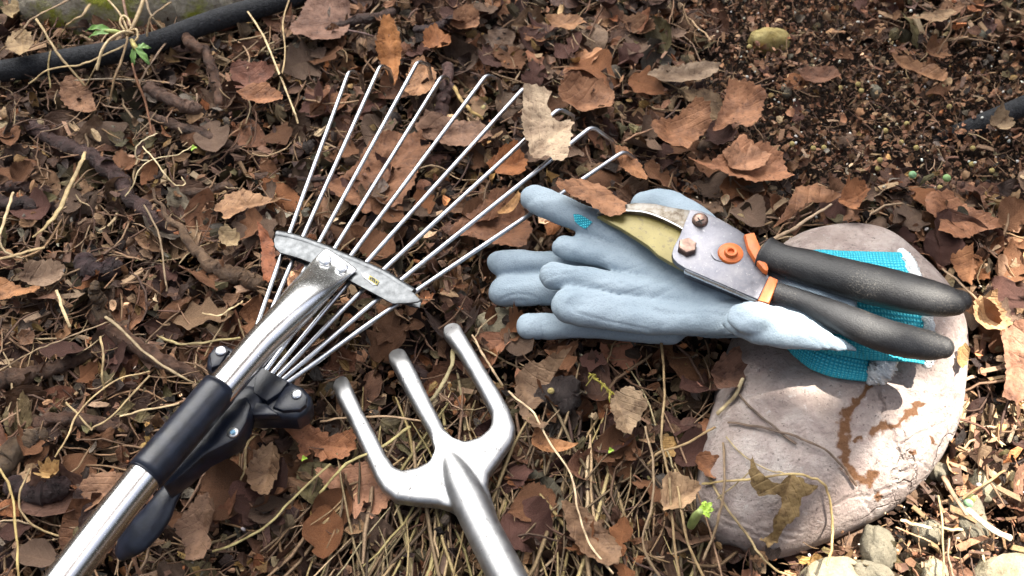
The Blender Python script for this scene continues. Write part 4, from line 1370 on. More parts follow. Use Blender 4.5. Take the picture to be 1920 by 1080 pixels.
T(Z2([(330, 870), (380, 800), (420, 720), (500, 700), (600, 740), (540, 760), (470, 775), (430, 800), (370, 840)], 1280, 0, 2), .010, ((1450, 430), (1580, 365)), (.22, .12, .08), 'long cupped leaf behind the upper orange collar', seed=24, ruff=.003)
T(Z2([(985, 980), (1080, 930), (1100, 1000), (1080, 1080), (1040, 1070), (1010, 1020)], 1280, 0, 2), .007, ((1825, 470), (1815, 540)), (.285, .145, .085), 'orange brown leaf behind the upper handle tip', seed=25, ruff=.003)
T(Z2([(1180, 180), (1240, 150), (1280, 170), (1310, 290), (1290, 400), (1250, 450), (1190, 420), (1210, 300)], 1280, 540, 2), .008, ((1880, 625), (1910, 760)), (.22, .125, .10), 'broad reddish leaf at the edge right of the big stone', seed=26, ruff=.005)
T(Z2([(1080, 60), (1150, 40), (1200, 90), (1230, 150), (1150, 200), (1090, 180)], 1280, 540, 2), .010, ((1822, 570), (1890, 625)), (.36, .25, .17), 'pale curled leaf between handle tips and picture edge', seed=27, ruff=.006)
T(Z2([(970, 60), (1010, 150), (1100, 230), (1230, 270), (1330, 180), (1420, 220), (1490, 280), (1590, 290), (1530, 350), (1440, 370), (1450, 480), (1400, 530), (1310, 580), (1290, 660), (1200, 710), (1110, 640), (1240, 580), (1210, 520), (1270, 440), (1280, 360), (1200, 340), (1060, 355), (990, 290), (950, 200)], 1200, 860, 4.8),
  surf(1470, 940) + .0065, ((1480, 900), (1450, 1000)), (.20, .152, .085), 'crumpled olive brown leaf lying on the lower face of the big stone', seed=28, ruff=.0050, curl=.001, amp=.0005, follow=.0045)
T([(545, 690 - 590), (548, 40), (552, 60), (566, 80), (578, 95)] if False else [(712, 95), (722, 72), (732, 66), (745, 80), (754, 98), (756, 118), (748, 150), (741, 172), (730, 160), (716, 140), (707, 118)], .010, ((730, 66), (740, 172)), (.29, .14, .065), 'upright orange brown pointed leaf behind the second and third tines', seed=29, ruff=.003, bend=lambda U, V: .012 * (1 - U) + .03 * np.abs(V), stalk=[(730, 68, .020, 2), (722, 50, .022, 1.7), (712, 31, .020, 1.5)])
T([(792, 70), (815, 53), (828, 58), (838, 64), (848, 80), (836, 102), (815, 107), (796, 100)], .009, ((797, 100), (840, 62)), (.30, .145, .08), 'orange brown round lobed leaf above the third and fourth tine tips', seed=30, ruff=.003)
T([(843, 48), (852, 30), (878, 22), (900, 34), (898, 56), (870, 66), (850, 62)], .008, ((845, 50), (900, 38)), (.23, .13, .09), 'flat brown leaf near the top above the fifth tine', seed=31, ruff=.003)
T([(430, 130), (450, 117), (495, 122), (520, 140), (515, 162), (480, 178), (445, 175), (435, 155)], .006, ((435, 135), (520, 158)), (.14, .068, .058), 'dark red brown smooth leaf below the hose end', seed=32, ruff=.004)
T([(445, 184), (470, 168), (500, 165), (533, 185), (530, 200), (490, 202), (462, 198)], .009, ((446, 184), (533, 193)), (.25, .13, .085), 'lighter brown leaf overlapping the dark red brown one', seed=34, ruff=.003)
T([(483, 420), (500, 432), (512, 450), (520, 500), (512, 530), (497, 540), (490, 500), (488, 460)], .012, ((484, 422), (505, 538)), (.23, .095, .06), 'reddish leaf standing behind the free end of the rake plate', seed=35, ruff=.004)
T([(410, 445), (425, 432), (447, 440), (457, 455), (450, 472), (430, 475), (415, 462)], .009, ((412, 440), (452, 472)), (.26, .21, .15), 'small crinkled grey tan leaf left of the rake plate', seed=36, ruff=.004)
T([(12, 78), (25, 62), (45, 58), (62, 68), (66, 85), (55, 105), (45, 114), (30, 104), (14, 98)], .020, ((38, 60), (45, 113)), (.26, .20, .14), 'round grey leaf over the left end of the hose', seed=37, ruff=.003)
T([(15, 12), (30, 2), (38, 10), (40, 30), (30, 38), (12, 30), (2, 22)], .022, ((20, 5), (25, 38)), (.27, .22, .15), 'small round pale leaf in the top corner above the round grey one', seed=38, ruff=.003)
T([(112, 170), (130, 150), (158, 155), (175, 180), (182, 208), (160, 215), (130, 205), (115, 190)], .006, ((115, 172), (180, 210)), (.22, .13, .095), 'brown leaf in the vines below the left part of the hose', seed=39, ruff=.003)
T([(35, 528), (60, 500), (95, 492), (125, 500), (120, 528), (100, 545), (60, 540)], .007, ((36, 530), (124, 505)), (.19, .14, .12), 'flat grey purple leaf left of the cut stub', seed=40, ruff=.003)
T([(-15, 520), (15, 525), (45, 540), (80, 545), (75, 558), (40, 560), (-15, 562)], .008, ((-15, 540), (80, 550)), (.29, .155, .09), 'orange brown leaf at the left edge below the grey purple one', seed=41, ruff=.003)
T([(75, 890), (85, 875), (105, 870), (118, 878), (112, 905), (95, 908), (75, 905)], .013, ((77, 892), (118, 885)), (.46, .33, .18), 'pale yellow torn leaf on the dark rotten knob', seed=42, ruff=.003, amp=.0012)
T([(1140, 770), (1150, 748), (1175, 738), (1200, 752), (1212, 775), (1195, 800), (1180, 828), (1155, 820), (1148, 795)], .008, ((1150, 750), (1180, 825)), (.24, .185, .145), 'greyish crumpled leaf midway between the crown and the big stone', seed=43, ruff=.004)
T([(1240, 905), (1260, 895), (1290, 905), (1314, 915), (1300, 945), (1275, 965), (1243, 968), (1236, 940)], .012, ((1240, 965), (1312, 918)), (.34, .245, .18), 'pale tan leaf folded beside the lime green sprout', seed=44, ruff=.004)
T([(1300, 862), (1318, 852), (1345, 862), (1354, 885), (1348, 902), (1322, 905), (1306, 890)], .012, ((1302, 865), (1352, 900)), (.21, .105, .065), 'shiny brown leaf lodged under straw at the left edge of the big stone', seed=45, ruff=.003)
T([(1010, 735 + 55), (1020, 822), (1050, 828), (1085, 842), (1065, 850), (1020, 852), (998, 840), (995, 832)], .009, ((996, 836), (1085, 845)), (.30, .16, .09), 'flat orange brown chip of bark below the crumpled crown', seed=46, ruff=.001, amp=.0002)
T([(1330, 765 - 60), (1345, 690), (1375, 680), (1395, 700), (1392, 730), (1370, 742), (1340, 740)], .020, ((1332, 710), (1393, 722)), (.12, .07, .06), 'dark shrivelled leaf against the left shoulder of the big stone', seed=47, ruff=.007)
T([(1790, 660), (1806, 655), (1815, 670), (1810, 690), (1796, 705), (1788, 690)], .020, ((1797, 658), (1797, 704)), (.26, .18, .10), 'small yellowish leaf hanging over the right shoulder of the big stone', seed=48, ruff=.003)
T([(1180, 770 - 700), (1165, 40), (1195, 35), (1225, 45), (1230, 62), (1200, 75)], .004, ((1165, 45), (1230, 60)), (.17, .10, .07), 'small dark leaf above the long grey curled leaf', seed=49, ruff=.003)
T([(1690, 45), (1725, 38), (1775, 32), (1790, 38), (1760, 55), (1720, 52)], .008, ((1690, 45), (1790, 36)), (.24, .175, .13), 'pale creased leaf near the far edge of the bare soil', seed=50, ruff=.004)
T([(1665, 110), (1700, 112), (1750, 125), (1778, 142), (1770, 155), (1720, 140), (1680, 125)], .008, ((1665, 112), (1778, 150)), (.20, .115, .075), 'long brown curled leaf at the far edge of the bare soil', seed=51, ruff=.003, bend=lambda U, V: .08 * V ** 2)
T([(1495, 138), (1520, 130), (1560, 132), (1575, 150), (1545, 162), (1505, 158)], .002, ((1496, 145), (1574, 148)), (.14, .075, .058), 'dark brown flat chip on the bare soil below the yellow pebble', seed=52, ruff=.001, amp=.0002)
T([(1850, 232), (1868, 212), (1885, 222), (1900, 240), (1890, 252), (1862, 250)], .012, ((1852, 238), (1898, 243)), (.23, .18, .14), 'small grey leaf lying on the dusty end of hose', seed=53, ruff=.003)
T([(1215, 255), (1240, 245), (1270, 235), (1300, 215), (1325, 225), (1330, 250), (1300, 280), (1275, 330), (1255, 310), (1230, 285)], .010, ((1218, 250), (1300, 280)), (.235, .125, .082), 'brown leaf pile piece right of the last rake tip', seed=54, ruff=.006)
T([(1150, 330 - 50), (1175, 285), (1200, 310), (1215, 345), (1190, 350), (1160, 320)], .010, ((1152, 282), (1212, 348)), (.25, .13, .078), 'narrow orange brown leaf under the bent tip of the last tine', seed=55, ruff=.004)
T([(1235, 100), (1260, 92), (1290, 100), (1285, 115), (1255, 118), (1238, 112)] if False else [(1020, 40), (1050, 30), (1085, 38), (1100, 52), (1070, 62), (1035, 58)], .006, ((1022, 45), (1100, 52)), (.24, .14, .09), 'brown leaf flake near the top between tines and bare soil', seed=56, ruff=.003)
# seed wing beside the glove finger
T([(932, 405), (940, 392), (958, 376), (972, 365), (978, 372), (968, 390), (950, 404), (938, 411)], .016, ((934, 408), (976, 367)), (.36, .22, .12), 'narrow tan seed wing pointing at the longest glove finger', seed=57, ruff=.0008, amp=.0001)

# ------------------------------------------------------------------ straws, vines and twigs, one by one
ST, STD, STP, VN = (.36, .26, .13), (.22, .15, .085), (.52, .40, .23), (.33, .235, .12)


def stem(rows, r, colour, label, name='straw', flat=.7, cat='stem', seg=7, group='dry stems and straws'):
    rr_ = []
    for q in rows:
        z = q[2] if len(q) > 2 else .010
        rr_.append((q[0], q[1], surf(q[0], q[1], z if len(q) > 2 else .0, 0.0) if False else z, q[3] if len(q) > 3 else r))
    pts, rad = path(rr_, 7)
    k_ = np.arange(len(pts))
    sd0 = rows[0][0] * .13 + rows[0][1] * .31
    pts = pts + np.column_stack([0.0003 * vnoise(k_ * .45 + sd0, 0 * k_, 2), 0.0003 * vnoise(k_ * .45 + sd0, 0 * k_, 3), .0005 * vnoise(k_ * .5 + sd0, 0 * k_, 4)])
    rad = rad * 0.8 * (1 + .14 * vnoise(k_ * .5 + sd0, 0 * k_, 5))
    o = MB().add(loft(pts, rad, rad * min(flat, .5), seg, True, jitter=.10)).build(name, MAT_STRAW)
    v_ = .9 + .4 * random.Random(label).random()
    o.color = (colour[0] * v_, colour[1] * v_, colour[2] * v_, 1)
    return tag(o, label, cat, group)


def on_stone(rows, lift=.0015):
    return [(x, y, surf(x, y, lift, .008)) for x, y in rows]


stem([(460, 15, .014), (490, 60, .014), (520, 130, .013), (545, 190, .012), (558, 230, .008)], 2.4, STP, 'straight pale straw from the hose end down towards the first tine')
stem([(545, -10, .012), (530, 40, .012), (535, 100, .011), (520, 175, .006)], 2.0, VN, 'thin tan straw crossing the straight pale one')
stem([(160, 285, .012, 4), (150, 310, .013, 5.5), (130, 350, .013, 6), (110, 395, .012, 6), (85, 425, .010, 5), (62, 445, .006, 3)], 5, (.42, .31, .15), 'broad flat golden straw at the upper left of the roots', flat=.25)
stem([(24, 362, .010), (14, 395, .011), (0, 440, .010)], 4, STP, 'short thick yellow straw at the left edge', flat=.5)
stem([(0, 485, .010), (40, 475, .011), (83, 464, .009)], 4, ST, 'flat straw below the short thick yellow one', flat=.4)
stem([(360, 365 - 90, .010), (330, 290, .016), (285, 300, .018), (260, 320, .018), (250, 345, .013), (235, 368, .008)], 1.8, (.62, .50, .30), 'pale wiry tendril curling below the diagonal root')
stem([(268, 275, .016), (290, 300, .020), (312, 330, .018), (330, 347, .014), (347, 345, .010), (340, 333, .012)], 1.8, (.62, .50, .30), 'pale tendril ending in a small hook')
stem([(295, 250, .014), (270, 262, .018), (254, 280, .019), (258, 298, .015), (280, 301, .012)], 1.8, (.64, .53, .34), 'pale tendril shaped like a C')
stem([(270, 385, .010), (290, 420, .010), (300, 450, .009), (310, 520, .008), (313, 545, .006)], 2.4, STD, 'grey brown straw hanging beside the light branch')
stem([(197, 595, .014, 4), (230, 620, .016, 4), (270, 660, .016, 3.6), (330, 700, .015, 3.2), (362, 718, .011, 2.6)], 4, (.32, .24, .14), 'stiff tan stalk across the reddish root towards the collar')
stem([(125, 755, .012), (145, 775, .014), (170, 805, .014), (178, 800, .014), (210, 780, .013), (280, 705, .012)], 2.6, ST, 'bent straw reaching from the stubby root to the stiff stalk')
stem([(-10, 700, .010), (60, 660, .015), (110, 640, .016), (180, 612, .015), (215, 600, .011)], 2.2, STD, 'olive straw above the thick left root')
stem([(95, 870, .012), (120, 830, .016), (150, 770, .015), (215, 715, .013), (280, 697, .008)], 2.4, ST, 'long straw rising from the pale torn leaf')
stem([(0, 880, .016), (20, 920, .015), (30, 1000, .012), (36, 1085, .010)], 3.2, (.42, .31, .12), 'yellow stalk along the left picture edge near the tube')
stem([(55, 880, .018), (35, 940, .018), (55, 980, .016), (110, 1005, .010)], 2.6, ST, 'bent straw below the pale torn leaf')
stem([(226, 782, .012), (260, 772, .013), (335, 756, .010)], 2.8, STP, 'pale straw pointing at the black collar')
stem([(105, 545, .010), (118, 580, .013), (130, 612, .010)], 4, STP, 'short flat straw left of the cut stub', flat=.4)
stem([(188, 632, .013), (194, 665, .016), (192, 700, .014), (195, 730, .008)], 3, ST, 'short bent straw in front of the reddish root')
stem([(300, 632, .010), (340, 645, .014), (400, 640, .014), (450, 634, .008)], 3.2, (.34, .27, .12), 'greenish flat straw running under the upper tube', flat=.5)
stem([(380, 587, .008), (410, 592, .012), (440, 575, .012), (455, 565, .007)], 2.4, STP, 'pale straw curl left of the upper tube')
stem([(850, 160, .010), (860, 178, .014), (880, 205, .014), (905, 222, .008)], 4.5, (.40, .27, .10), 'golden straw beside the plump bud stub', flat=.5)
stem([(830, 145, .016, 2), (815, 175, .022, 2.6), (800, 205, .012, 2)], 2.4, (.08, .05, .035), 'dark pine needle crossing the fourth tine')
stem([(885, 628, .014), (900, 655, .016), (915, 680, .016), (930, 705, .014), (942, 722, .010)], 2.8, (.50, .36, .22), 'tan twig bent at a knuckle right of the fork tip')
stem([(955, 735, .014), (1000, 775, .016), (1030, 830, .016), (1070, 890, .016), (1085, 960, .016), (1105, 1020, .014), (1150, 1075, .010)], 2.6, (.58, .44, .28), 'long pale wavy stem running from the crumpled leaf to the lower edge')
stem([(600, 790, .010), (650, 783, .012), (735, 782, .013), (790, 790, .012), (825, 795, .008)], 2.8, (.33, .22, .13), 'reddish straw passing under two fork prongs')
stem([(850, 655, .010), (845, 690, .013), (820, 735, .013), (800, 760, .010)], 5, (.30, .25, .13), 'striped olive blade between the two long prongs', flat=.3)
stem([(600, 925, .010), (650, 870, .016), (690, 850, .016), (720, 835, .014), (770, 800, .010)], 3.6, (.34, .29, .12), 'greenish straw passing beneath the left prong', flat=.4)
stem([(400, 1035, .010), (450, 1015, .014), (500, 985, .015), (560, 925, .015), (620, 870, .012)], 3.2, (.36, .30, .13), 'long olive straw from the torn leaf up to the left prong')
stem([(452, 900, .010), (460, 870, .014), (462, 835, .015), (480, 815, .010)], 2.8, ST, 'short curved straw below the clamp screw')
for k_, (rows, lab) in enumerate([([(1240, 640, .012), (1246, 740, .016), (1240, 830, .018), (1255, 900, .018), (1262, 990, .014), (1275, 1085, .010)], 'longest upright straw left of the lime sprout'),
                                 ([(1210, 800, .012), (1225, 870, .017), (1222, 950, .018), (1205, 1020, .015), (1240, 1085, .010)], 'bowed straw left of the longest upright one'),
                                 ([(1265, 880, .014), (1278, 960, .018), (1290, 1020, .016), (1320, 1085, .010)], 'slanting straw just left of the lime sprout'),
                                 ([(1355, 830, .020), (1358, 900, .022), (1350, 960, .018), (1335, 1010, .012), (1318, 1050, .009)], 'curved straw hanging over the left edge of the big stone'),
                                 ([(1215, 870, .012), (1235, 850, .016), (1290, 830, .016), (1340, 800, .014)], 'tan straw leaning towards the left shoulder of the big stone')]):
    stem(rows, 3.2, STD if k_ % 2 else (.30, .205, .10), lab)
stem(on_stone([(1318, 908), (1360, 903), (1420, 897), (1488, 889), (1520, 895), (1545, 908), (1556, 940)], .003) + [(1561, 985, .014), (1560, 1020, .013), (1552, 1060, .013)], 3.2, (.34, .25, .11), 'long bent yellow straw over the lower face of the big stone')
stem(on_stone([(1320, 880), (1360, 950), (1400, 1000)], .003) + [(1425, 1040, .013), (1450, 1065, .010), (1475, 1078, .006)], 3.0, (.27, .20, .10), 'straw draped over the bottom edge of the big stone')
stem(on_stone([(1405, 885), (1375, 912), (1345, 935)], .0025), 1.8, (.34, .27, .14), 'fine olive straw crossing the long bent yellow one')
stem(on_stone([(1362, 820), (1400, 860), (1440, 880), (1470, 888)], .0025), 2, (.33, .26, .14), 'thin straw joining the crumpled leaf on the big stone')
stem(on_stone([(1384, 738), (1410, 766), (1450, 800), (1492, 831)], .002), 3.0, (.11, .072, .05), 'straight dark stem leaning on the upper face of the big stone')
stem(on_stone([(1365, 792), (1420, 800), (1470, 812), (1510, 826), (1550, 846), (1580, 875), (1606, 910)], .002), 3.4, (.105, .07, .05), 'long curved dark stem across the middle of the big stone')
stem(on_stone([(1392, 712), (1375, 745), (1345, 776)], .004), 5, (.36, .29, .17), 'frayed straw bundle at the left shoulder of the big stone', flat=.5)
stem([(1451, 448, .016, 5), (1490, 428, .024, 5), (1520, 408, .028, 4), (1558, 383, .032, 3.4)], 4, (.38, .27, .18), 'light snapped twig sticking up behind the upper collar', cat='twig', name='twig')
stem([(1170, 265, .014), (1200, 250, .017), (1250, 232, .017), (1270, 225, .014)], 2.6, (.25, .13, .07), 'reddish twig right of the last tine tips', cat='twig', name='twig')
stem([(1768, 505, .010), (1800, 530, .014), (1830, 560, .014), (1850, 575, .010)], 3, (.30, .20, .12), 'thin twig lying behind the upper handle tip', cat='twig', name='twig')
stem([(1768, 895, .006), (1790, 930, .009), (1812, 965, .010)], 6, (.21, .135, .085), 'splintered bark strip below the big stone', flat=.4, cat='bark', name='bark_strip')
stem([(1815, 955, .010), (1850, 985, .011), (1895, 1010, .010)], 8, (.50, .42, .31), 'sunlit splintered bark strip near the picture edge', flat=.35, cat='bark', name='bark_strip')
stem([(1690, 975, .008), (1720, 985, .009), (1750, 990, .008)], 4.5, (.36, .30, .20), 'pale chip of straw below the big stone', flat=.4)
stem([(1752, 985, .010), (1780, 992, .010), (1805, 993, .008)], 4, (.32, .26, .16), 'second pale chip of straw by the greenish pebbles', flat=.4)
stem([(1760, 930, .010), (1768, 1000, .013), (1770, 1085, .010)], 2.6, (.27, .22, .12), 'upright grey green straw right of the mustard pebble')
stem([(1778, 1010, .008), (1780, 1050, .011), (1790, 1085, .010)], 2.4, (.24, .2, .13), 'short grey straw beside the upright grey green one')
stem([(1805, 935, .008), (1850, 905, .012), (1885, 882, .008)], 3, (.26, .17, .08), 'brown straw in front of the sunlit bark')
stem([(1680, 990, .006), (1720, 1005, .008), (1745, 1015, .006)], 2, (.36, .22, .12), 'thin reddish straw above the dark gritty soil')
stem([(0, 95, .010), (40, 60, .024), (60, 35, .026), (110, 10, .022), (145, -10, .02)], 3, (.22, .145, .08), 'brown vine arching in the top corner', name='vine', cat='vine')
stem([(115, 65, .012), (128, 45, .022), (155, 28, .028), (168, 8, .026)], 3.6, VN, 'thick tan vine piece over the edging stone', name='vine', cat='vine')
stem([(68, 35, .026), (85, 62, .026), (100, 88, .025), (120, 115, .022), (158, 160, .012)], 3, (.40, .29, .15), 'forked pale vine hanging over the hose', name='vine', cat='vine')
stem([(55, 155, .010), (95, 130, .018), (150, 122, .026), (190, 105, .026), (235, 85, .024)], 3, (.34, .25, .13), 'vine lying along the front of the hose', name='vine', cat='vine')
stem([(160, 160, .010), (180, 125, .022), (190, 100, .024)], 2.2, (.42, .32, .18), 'short tan vine crossing the one along the hose', name='vine', cat='vine')
stem([(205, 190, .006), (215, 150, .018), (235, 90, .026), (240, 65, .028)], 3, (.30, .2, .11), 'brown vine rising to the green shoot', name='vine', cat='vine')
stem([(95, 95, .018), (90, 130, .012), (95, 165, .006)], 2, (.36, .28, .13), 'yellow vine thread dropping from the fork of the pale vine', name='vine', cat='vine')
stem([(270, -10, .02), (285, 30, .022), (310, 60, .014)], 3, (.28, .2, .12), 'tan vine over the edging stone right of the shoot', name='vine', cat='vine')
stem([(320, 5, .02), (290, 25, .024), (278, 45, .022), (276, 85, .014)], 3, (.28, .19, .10), 'looped brown vine right of the green shoot', name='vine', cat='vine')
stem([(140, 150, .012), (200, 148, .014), (270, 150, .010)], 2.4, (.24, .18, .12), 'grey straight vine below the hose', name='vine', cat='vine')
stem([(250, 185, .006), (270, 140, .012), (290, 110, .014), (320, 65, .012)], 2.6, (.20, .13, .08), 'dark vine leaning against the hose right of the shoot', name='vine', cat='vine')

# ------------------------------------------------------------------ green shoots
def bladeleaf(px0, px1, wpx, z0, z1, lobes, mat, parent, name='leaf', fold=.35, seed=1):
    a, b = np.array(P(*px0, z0)), np.array(P(*px1, z1))
    L = np.linalg.norm(b - a); u = (b - a) / L
    s = np.cross(u, (0, 0, 1.0)); s /= np.linalg.norm(s)
    n = np.cross(s, u)
    W = wpx * S(*px0, z0) * .8
    V, F, UV = [], [], []
    nu, nv = 22, 9
    for i in range(nu):
        t = i / (nu - 1)
        w = W * (math.sin(math.pi * min(1, t * .93 + .07) ** .8) ** .8) * (1 + .28 * lobes * math.cos(t * 19 + seed)) + 1e-5
        for j in range(nv):
            v = (j / (nv - 1) - .5) * 2
            p = a + u * L * t + s * w * v + n * (fold * w * (abs(v) ** 1.4) + .12 * L * math.sin(t * 2.6) + .12 * W * math.sin(t * 14 + v * 4 + seed))
            V.append(p); UV.append((t, v * .3))
    for i in range(nu - 1):
        for j in range(nv - 1):
            F.append((i * nv + j, i * nv + j + 1, (i + 1) * nv + j + 1, (i + 1) * nv + j))
    return MB().add((V, F, UV)).build(name, mat, parent)


shoot = empty('vine_shoot', P(245, 62, .02), 'young vine shoot with two fresh green leaf clusters above the hose', 'plant')
def sp(name, rows, c):
    return pathobj(name, rows, MAT_STRAW, 8, 8, c, parent=shoot)
sp('stem', [(275, -20, .034, 4), (262, 20, .036, 4), (248, 52, .036, 4), (240, 64, .034, 4.4)], (.42, .31, .17))
sp('stem', [(228, -15, .034, 2.6), (236, 25, .036, 3), (242, 48, .036, 3)], (.22, .12, .075))
sp('stem', [(203, 0, .032, 2), (222, 22, .034, 2), (233, 42, .036, 2.4), (240, 60, .034, 2.4)], (.48, .36, .21))
sp('tendril', [(250, 62, .036, 2.6), (230, 60, .038, 2.8), (205, 75, .038, 2.8), (190, 98, .036, 2.8), (182, 130, .030, 2.8)], (.60, .46, .27))
sp('tendril', [(245, 50, .036, 2.2), (240, 35, .038, 2.2), (230, 30, .038, 2.2), (225, 42, .038, 2.2), (232, 55, .036, 2.2)], (.58, .44, .25))
sp('tendril', [(238, 62, .034, 2), (255, 55, .038, 2.2), (258, 70, .036, 2.2), (252, 78, .034, 2)], (.56, .42, .24))
sp('stem', [(248, 120, .032, 2), (258, 155, .026, 2.4), (272, 190, .018, 2.2), (285, 250, .008, 1.8)], (.27, .13, .07))
sp('bud_sheath', [(227, 61, .036, 3), (212, 59, .038, 4.6), (198, 58, .038, 3)], (.36, .42, .14))
sp('bud_sheath', [(247, 76, .036, 4), (252, 86, .037, 5), (258, 94, .036, 4)], (.42, .36, .12))
bladeleaf((205, 56), (162, 62), 9, .036, .030, .2, MAT_GREEN, shoot, 'leaf', .7, 1)
bladeleaf((204, 62), (168, 73), 8, .038, .032, .2, MAT_GREEN, shoot, 'leaf', .5, 2)
bladeleaf((255, 90), (281, 124), 8, .038, .030, .3, MAT_GREEN, shoot, 'leaf', .5, 3)
bladeleaf((252, 90), (252, 125), 7, .036, .028, .3, MAT_GREEN, shoot, 'leaf', .5, 4)
bladeleaf((258, 88), (283, 92), 9, .038, .034, .5, MAT_GREEN, shoot, 'leaf', .3, 5)

sprout = empty('seedling', P(1310, 965, .0), 'tiny lime green sprout beside the lower left edge of the big stone', 'seedling')
pathobj('stem', [(1296, 985, .004, 8), (1304, 970, .012, 9), (1312, 960, .018, 7)], simple('sprout_stem', (.34, .42, .14), .5, 0, .25, 300), 8, 12, parent=sprout)
for k_, (bx, by) in enumerate([(1336, 942), (1340, 957), (1330, 972), (1312, 950), (1322, 940)]):
    bladeleaf((1320, 957), (bx, by), 8, .018, .020 - .001 * k_, 1.0, MAT_BRIGHTGREEN, sprout, 'leaf', .3, k_ + 10)
for (x, y, lab) in ((570, 860, 'tiny lime green bud on the jagged leaf below the tine hub'), (1145, 845, 'tiny green seedling tip right of the bark chip'), (363, 278, 'speck of yellow green shoot under the dark root')):
    sd_ = empty('seedling', P(x, y, .006), lab, 'seedling')
    for k_ in range(3):
        bladeleaf((x, y), (x + 7 * math.cos(k_ * 2.2), y + 7 * math.sin(k_ * 2.2)), 3.5, .011, .012, .6, MAT_BRIGHTGREEN, sd_, 'leaf', .3, k_)
ms = MB()
rg = random.Random(3)
for k_ in range(9):
    x0, y0 = 1112 + k_ * 4.5, 702 + k_ * 4.2
    p_, r_ = path([(x0, y0, .010, 1.8), (x0 + rg.uniform(-12, 4), y0 + rg.uniform(-4, 12), .013, 1.6), (x0 + rg.uniform(-18, 12), y0 + rg.uniform(2, 20), .012, 1.0)], 5)
    ms.add(loft(p_, r_, None, 6, True))
p_, r_ = path([(1105, 700, .010, 2), (1130, 722, .012, 2), (1155, 742, .009, 2)], 6)
ms.add(loft(p_, r_, None, 6, True))
o = ms.build('moss_sprig', MAT_STRAW)
o.color = (.30, .26, .04, 1)
tag(o, 'yellow green sprig of moss between crown and glove', 'moss')
# ------------------------------------------------------------------ the litter: what nobody could count
def frag_tpl(seed):
    """one torn leaf flake about 1 long, cupped"""
    rg = np.random.default_rng(seed)
    n = int(rg.integers(6, 11))
    a = np.sort(rg.uniform(0, 2 * math.pi, n)) * .35 + np.linspace(0, 2 * math.pi, n, endpoint=False) * .65
    r = rg.uniform(.3, .55, n)
    asp = rg.uniform(.35, 1.0)
    x, y = r * np.cos(a), r * np.sin(a) * asp
    out = np.column_stack([x, y])
    inner = out * .5
    k1, k2 = rg.uniform(-1.2, 1.2), rg.uniform(-2.4, 2.4)
    pts = np.vstack([[[0, 0]], inner, out])
    z = k1 * pts[:, 0] ** 2 + k2 * pts[:, 1] ** 2 + rg.uniform(-.05, .05, len(pts))
    V = np.column_stack([pts, z])
    F = []
    for i in range(n):
        j = (i + 1) % n
        F += [(0, 1 + i, 1 + j), (1 + i, 1 + n + i, 1 + n + j), (1 + i, 1 + n + j, 1 + j)]
    return V, np.array(F), pts * np.array([1.0, 1.0]) + np.array([.5, 0])


def leaf_tpl(seed, nu=16, nv=7):
    rg = np.random.default_rng(seed)
    wide = rg.uniform(.26, .46)
    pk = rg.uniform(.8, 1.35)
    k1, k2, k3 = rg.uniform(-.7, 1.2), rg.uniform(.1, 2.6) * rg.choice([1, 1, -1]), rg.uniform(-.9, .9)
    bite = rg.uniform(.2, .9); bs = rg.choice([-1, 1]); bw = rg.uniform(.05, .16); bd = rg.choice([0, .5, .8])
    tooth = rg.choice([0, .02, .05]); lob = rg.choice([0, 0, .0, .14, .22]); lf = rg.uniform(14, 24)
    V, UV = [], []
    for i in range(nu):
        u = i / (nu - 1)
        w0 = wide * (math.sin(math.pi * u ** pk) ** .75 + .01)
        for j in range(nv):
            v = (j / (nv - 1) - .5) * 2
            w_ = w0 * (1 + lob * math.cos(u * lf)) * (1 + tooth * (1 if (i % 2) else -.8) * abs(v) ** 4)
            if v * bs > 0: w_ *= 1 - bd * math.exp(-((u - bite) / bw) ** 2)
            x, y = u - .5 + tooth * .4 * abs(v) * (1 if i % 2 else -1), w_ * v
            z = k1 * (u - .5) ** 2 + k2 * y * y + k3 * (u - .5) * y + .02 * math.sin(u * 22) * abs(v) + rg.uniform(-.009, .009)
            V.append((x, y, z)); UV.append((u, y))
    F = []
    for i in range(nu - 1):
        for j in range(nv - 1):
            a, b, c, d = i * nv + j, i * nv + j + 1, (i + 1) * nv + j + 1, (i + 1) * nv + j
            F += [(a, b, c), (a, c, d)]
    return np.array(V), np.array(F), np.array(UV)


def crumb_tpl(seed):
    rg = np.random.default_rng(seed)
    bm = bmesh.new()
    bmesh.ops.create_icosphere(bm, subdivisions=1, radius=.5)
    V = np.array([tuple(v.co) for v in bm.verts]) * rg.uniform(.6, 1.25, (len(bm.verts), 1)) * rg.uniform(.55, 1, 3)
    bm.verts.index_update()
    F = np.array([[v.index for v in f.verts] for f in bm.faces])
    bm.free()
    return V, F, V[:, :2]


def fibre_tpl(seed):
    """a thin bent straw 1 long"""
    rg = np.random.default_rng(seed)
    n, k = 7, 4
    t = np.linspace(-.5, .5, n)
    ax, az = rg.uniform(-.7, .7), rg.uniform(-.5, .25)
    wob_ = rg.uniform(-.022, .022, n) + (rg.uniform(-.25, .25) * np.maximum(t - rg.uniform(-.2, .3), 0))
    r = rg.uniform(.014, .030)
    V = []
    for i in range(n):
        c = np.array([t[i], ax * t[i] ** 2 + wob_[i], az * t[i] ** 2])
        rr_ = r * (.6 if i in (0, n - 1) else 1)
        for j in range(k):
            a = 2 * math.pi * j / k
            V.append(c + np.array([0, rr_ * math.cos(a), rr_ * .4 * math.sin(a)]))
    F = []
    for i in range(n - 1):
        for j in range(k):
            a, b = i * k + j, i * k + (j + 1) % k
            F += [(a, b, b + k), (a, b + k, a + k)]
    V = np.array(V)
    return V, np.array(F), V[:, :2]


